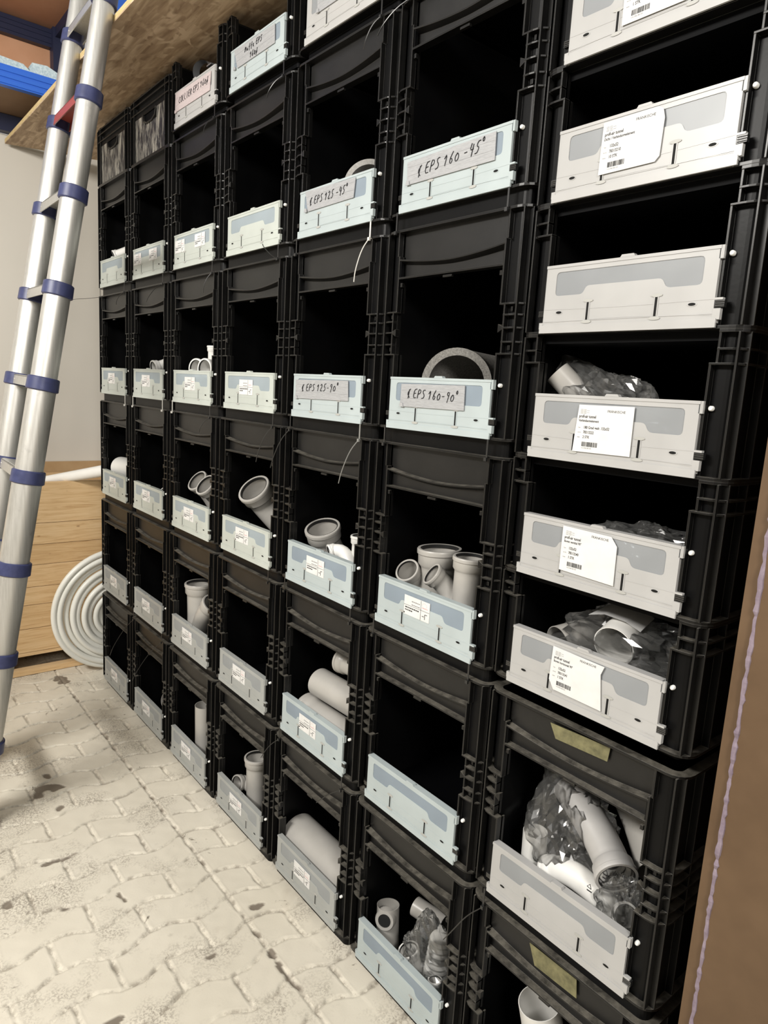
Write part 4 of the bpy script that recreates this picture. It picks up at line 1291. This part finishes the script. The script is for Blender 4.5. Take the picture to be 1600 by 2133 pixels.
# ------------------------------------------------------------------ shell
mb = MB(); mb.box(-3.45, -3.33, -4.2, 0.75, FLOOR, 2.49, M_WALL); struct(mb, 'wall_back')
mb = MB(); mb.box(-3.33, 3.2, 0.66, 0.75, FLOOR, 2.9, M_WALL); struct(mb, 'wall_right')
mb = MB(); mb.box(-3.33, 3.2, -4.2, -4.1, FLOOR, 2.9, M_WALL); struct(mb, 'wall_left')
mb = MB(); mb.box(3.1, 3.2, -4.1, 0.66, FLOOR, 2.9, M_WALL); struct(mb, 'wall_front')
mb = MB()
poly = [(-3.307, -0.222), (0.9, -0.205), (0.9, 0.655), (-3.10, 0.655), (-3.20, 0.19)]
mb.prism_xy(poly, 2.442, 2.446, M_OSB); mb.prism_xy([(x, y) for x, y in poly], 2.4461, 2.462, M_OSBE)
struct(mb, 'ceiling')

# ------------------------------------------------------------------ pallet rack high on the end wall
root = thing('pallet_rack', 'blue pallet rack with orange boards above the end wall', 'rack', (-3.3, -0.6, 2.49))
def part(nm_, boxes, m, bv=None):
    mb = MB()
    for b in boxes: mb.box(*b, m)
    return mb.obj(nm_, root)
part('rear_beam', [(-3.33, -3.28, -1.6, 0.03, 2.492, 2.565)], M_DBLUE)
mb = MB()
mb.box(-2.945, -2.913, -1.6, 0.6, 2.566, 2.646, M_BLUE)
for z in (2.572, 2.596, 2.620):
    mb.box(-2.914, -2.9085, -1.6, 0.6, z, z+0.015, M_BLUE)
mb.obj('front_beam', root)
part('deck_board', [(-3.33, -2.945, -1.6, 0.6, 2.567, 2.583)], M_UNDER)
part('back_board', [(-3.36, -3.34, -1.6, -0.005, 2.52, 2.99)], M_ORANGE)
mb = MB()
mb.box(-3.335, -3.30, -1.6, 0.03, 2.92, 3.0, M_DBLUE)
for z in (2.935, 2.96, 2.98): mb.box(-3.301, -3.296, -1.6, 0.0, z, z+0.006, M_DBLUE)
mb.obj('rear_beam', root)
part('deck_board', [(-3.36, -2.95, -1.6, 0.03, 3.003, 3.02)], M_ORANGE)
part('front_beam', [(-2.95, -2.913, -1.6, 0.6, 3.003, 3.08)], M_BLUE)
part('upright', [(-3.33, -3.27, -0.01, 0.05, 2.49, 3.5)], M_DBLUE)
part('side_beam', [(-3.27, -2.9, 0.0, 0.04, 2.96, 3.03)], M_DBLUE)
for lb, pts, x in (('pale blue foam offcut lying left on the blue rack shelf', [(-0.35, 2.584), (-0.15, 2.584), (-0.155, 2.665), (-0.20, 2.70), (-0.35, 2.71)], -3.00),
                   ('pale blue foam offcut lying right on the blue rack shelf', [(-0.165, 2.584), (-0.055, 2.584), (-0.075, 2.69), (-0.115, 2.705), (-0.175, 2.70)], -2.955)):
    mb = MB(); n = len(pts)
    vs = [(x, y, z) for y, z in pts]+[(x-0.12, y, z) for y, z in pts]
    mb.add(vs, [list(range(n)), list(range(2*n-1, n-1, -1))]+[(i, i+n, (i+1) % n+n, (i+1) % n) for i in range(n)], M_FOAMB)
    tag(mb.obj('foam_offcut'), lb, 'foam offcut', 'foam offcuts on the rack')

# ------------------------------------------------------------------ wooden crate, pallet, board, pipe, coil
root = thing('wooden_crate', 'large pine plank crate standing on a pallet in the corner', 'wooden crate', (-3.05, -0.4, 0.06))
mb = MB(); seams = [0.062, 0.180, 0.297, 0.385, 0.492, 0.590, 0.693, 0.889]
for a, b in zip(seams[:-1], seams[1:]):
    mb.box(-2.945, -2.920, -1.25, 0.40, a+0.0012, b-0.0012, M_PINE)
mb.obj('front_planks', root)
mb = MB()
for a, b in zip(seams[:-1], seams[1:]):
    mb.box(-3.25, -2.946, -1.25, -1.228, a+0.0012, b-0.0012, M_PINE); mb.box(-3.25, -2.946, 0.378, 0.40, a+0.0012, b-0.0012, M_PINE)
    mb.box(-3.262, -3.2505, -1.25, 0.40, a+0.0012, b-0.0012, M_PINE)
mb.obj('side_planks', root)
mb = MB(); mb.box(-3.25, -2.946, -1.227, 0.377, 0.062, 0.075, M_PINE); mb.obj('bottom_board', root)
root = thing('pallet', 'wooden pallet under the pine crate on the floor', 'pallet', (-3.05, -0.4, FLOOR))
mb = MB(); mb.box(-2.945, -2.905, -1.25, 0.40, FLOOR+0.002, FLOOR+0.030, M_PINE); mb.box(-3.26, -3.20, -1.25, 0.40, FLOOR+0.002, FLOOR+0.030, M_PINE); mb.obj('bottom_board', root)
for y in (-1.2, -0.45, 0.10):
    mb = MB(); mb.box(-2.96, -2.92, y, y+0.10, FLOOR+0.0305, 0.044, M_PINE); mb.obj('block', root)
    mb = MB(); mb.box(-3.25, -3.21, y, y+0.10, FLOOR+0.0305, 0.044, M_PINE); mb.obj('block', root)
mb = MB(); mb.box(-3.26, -2.92, -1.25, 0.40, 0.0445, 0.061, M_PINE); mb.obj('deck', root)
mb = MB(); mb.box(-3.325, -3.29, -1.3, 0.5, FLOOR+0.001, 0.938, M_TAN); tag(mb.obj('leaning_board'), 'plain tan board standing against the end wall behind pine crate', 'board')
mb = MB()
a = Vector((-3.08, -0.17, 0.866)); b = Vector((-2.702, 0.140, 0.981)); d = (b-a).normalized()
mb.rings([(a, d, 0.022), (b, d, 0.030), (b, d, 0.027), (a, d, 0.019)], M_PWHT, 24)
tag(mb.obj('pipe'), 'long thin white pipe lying across the top of pine crate', 'pipe')
# coil of white pipe
root = thing('pipe_coil', 'coil of cream plastic pipe standing between pine crate and first stack', 'pipe coil', (-2.78, 0.12, FLOOR))
mb = MB()
layers = [(0.2955-0.0262*k, (0.006 if k % 2 else -0.006)-0.002*(k % 3)) for k in range(10)]
for i, (Rr, dx) in enumerate(layers):
    jy = random.uniform(-.006, .006); cz = FLOOR+0.3115-0.0035*i
    P = [Vector((-2.785+dx+0.008*math.sin(t+i), 0.115+jy+Rr*math.cos(t), cz+Rr*math.sin(t))) for t in [2*math.pi*k/72 for k in range(72)]]
    T_ = [(P[(k+1) % 72]-P[k-1]).normalized() for k in range(72)]
    vs = []
    for p, t in zip(P, T_):
        a = Vector((1, 0, 0)); bb = t.cross(a).normalized()
        for q in range(10):
            an = 2*math.pi*q/10; vs.append(p+a*math.cos(an)*0.0142+bb*math.sin(an)*0.0142)
    mb.add(vs, [(k*10+q, k*10+(q+1) % 10, ((k+1) % 72)*10+(q+1) % 10, ((k+1) % 72)*10+q) for k in range(72) for q in range(10)], M_COIL, True)
mb.obj('windings', root)

# ------------------------------------------------------------------ telescopic ladder
P0 = Vector((-1.778, -0.238, 2.502)); DL = Vector((0.0044, -0.1712, -0.9852)).normalized(); OFF = Vector((-0.357, 0.007, 0.006))
foot_s = (P0.z-FLOOR)/-DL.z
root = thing('telescopic_ladder', 'aluminium telescopic ladder with navy collars and one red rung', 'ladder', P0+DL*foot_s)
rad = lambda s_: 0.0285+0.0082*s_
nrm = Vector((0, -1, 0)); nrm = (nrm-DL*nrm.dot(DL)).normalized(); ax = OFF.normalized()
for q, off in enumerate((Vector((0, 0, 0)), OFF)):
    for k in range(-2, 9):
        s0, s1 = k*0.29, min((k+1)*0.29, foot_s-0.02)
        if s0 >= foot_s: continue
        r = rad((k+1)*0.29)
        mb = MB(); a = P0+off+DL*s0; b = P0+off+DL*s1
        mb.rings([(a, DL, r), (b, DL, r)], M_ALU, 40, closed=False, caps=True)
        mb.obj('rail_section', root)
        a = P0+off+DL*(s0-0.021); b = P0+off+DL*(s0+0.021)
        mb = MB(); mb.rings([(a, DL, r+0.002), (a+DL*0.003, DL, r+0.0055), (b-DL*0.003, DL, r+0.0065), (b, DL, r+0.003)], M_NAVY, 40, closed=False, caps=True)
        # clamp block toward the rung
        mb.obj('collar', root)
    mb = MB(); a = P0+off+DL*(foot_s-0.05); b = P0+off+DL*(foot_s-0.004)
    mb.rings([(a, DL, 0.052), (b, DL, 0.054)], M_SEAL, 32, closed=False, caps=True); mb.obj('rubber_foot', root)
for k in range(-2, 9):
    s0 = k*0.29
    if s0 > foot_s-0.05: continue
    m = M_RED if k == 1 else M_ALU
    mb = MB(); cpt = P0+DL*s0
    r = rad((k+1)*0.29)
    A = cpt+ax*(r+0.004); B = cpt+OFF-ax*(r+0.004)
    hw, hh = 0.026, 0.016

    def bar(n0, n1, h0, h1):
        vs = [E_+nrm*n_+DL*h_ for E_ in (A, B) for n_, h_ in ((n0, h0), (n1, h0), (n1, h1), (n0, h1))]
        mb.add(vs, [(0, 1, 2, 3), (7, 6, 5, 4), (0, 4, 5, 1), (1, 5, 6, 2), (2, 6, 7, 3), (3, 7, 4, 0)], m)
    bar(-hw, hw, -hh, -hh+0.004); bar(-hw, -hw+0.003, -hh, hh); bar(hw-0.003, hw, -hh, hh); bar(-hw+0.006, hw-0.006, -hh-0.0015, -hh)
    for e_ in (0.02, 0.96):
        p = A.lerp(B, e_)+nrm*hw
        mb.rings([(p, nrm, 0.003), (p+nrm*0.0015, nrm, 0.0025)], m, 8, closed=False, caps=True)
    o = mb.obj('rung', root)
    if k == 1: o['label'] = 'red enamelled rung'

# ------------------------------------------------------------------ brown panels at the right edge
mb = MB(); mb.box(0.188, 0.2065, -0.035, 0.60, FLOOR+0.001, 2.1, M_KRAFT); tag(mb.obj('upright_board'), 'narrow upright brown board edge right of the rightmost crate stack', 'board')
mb = MB(); mb.box(0.2105, 1.30, -0.040, -0.012, FLOOR+0.001, 2.1, M_KRAFT); tag(mb.obj('brown_panel'), 'tall stained brown panel at right photo edge beyond lilac seam', 'panel')
mb = MB(); rnd = random.Random(5); P = []
z = FLOOR+0.006
while z < 2.09:
    P.append((Vector((0.2085+rnd.uniform(-.0008, .0008), -0.0385+rnd.uniform(-.001, .001), z)), Vector((0, 0, 1)), 0.0034+rnd.uniform(-.0011, .0013))); z += rnd.uniform(0.006, 0.010)
mb.rings(P, M_PURP, 8, closed=False, caps=True, smooth=False); tag(mb.obj('sealant_bead'), 'bumpy lilac sealant bead running up between two brown boards', 'sealant')
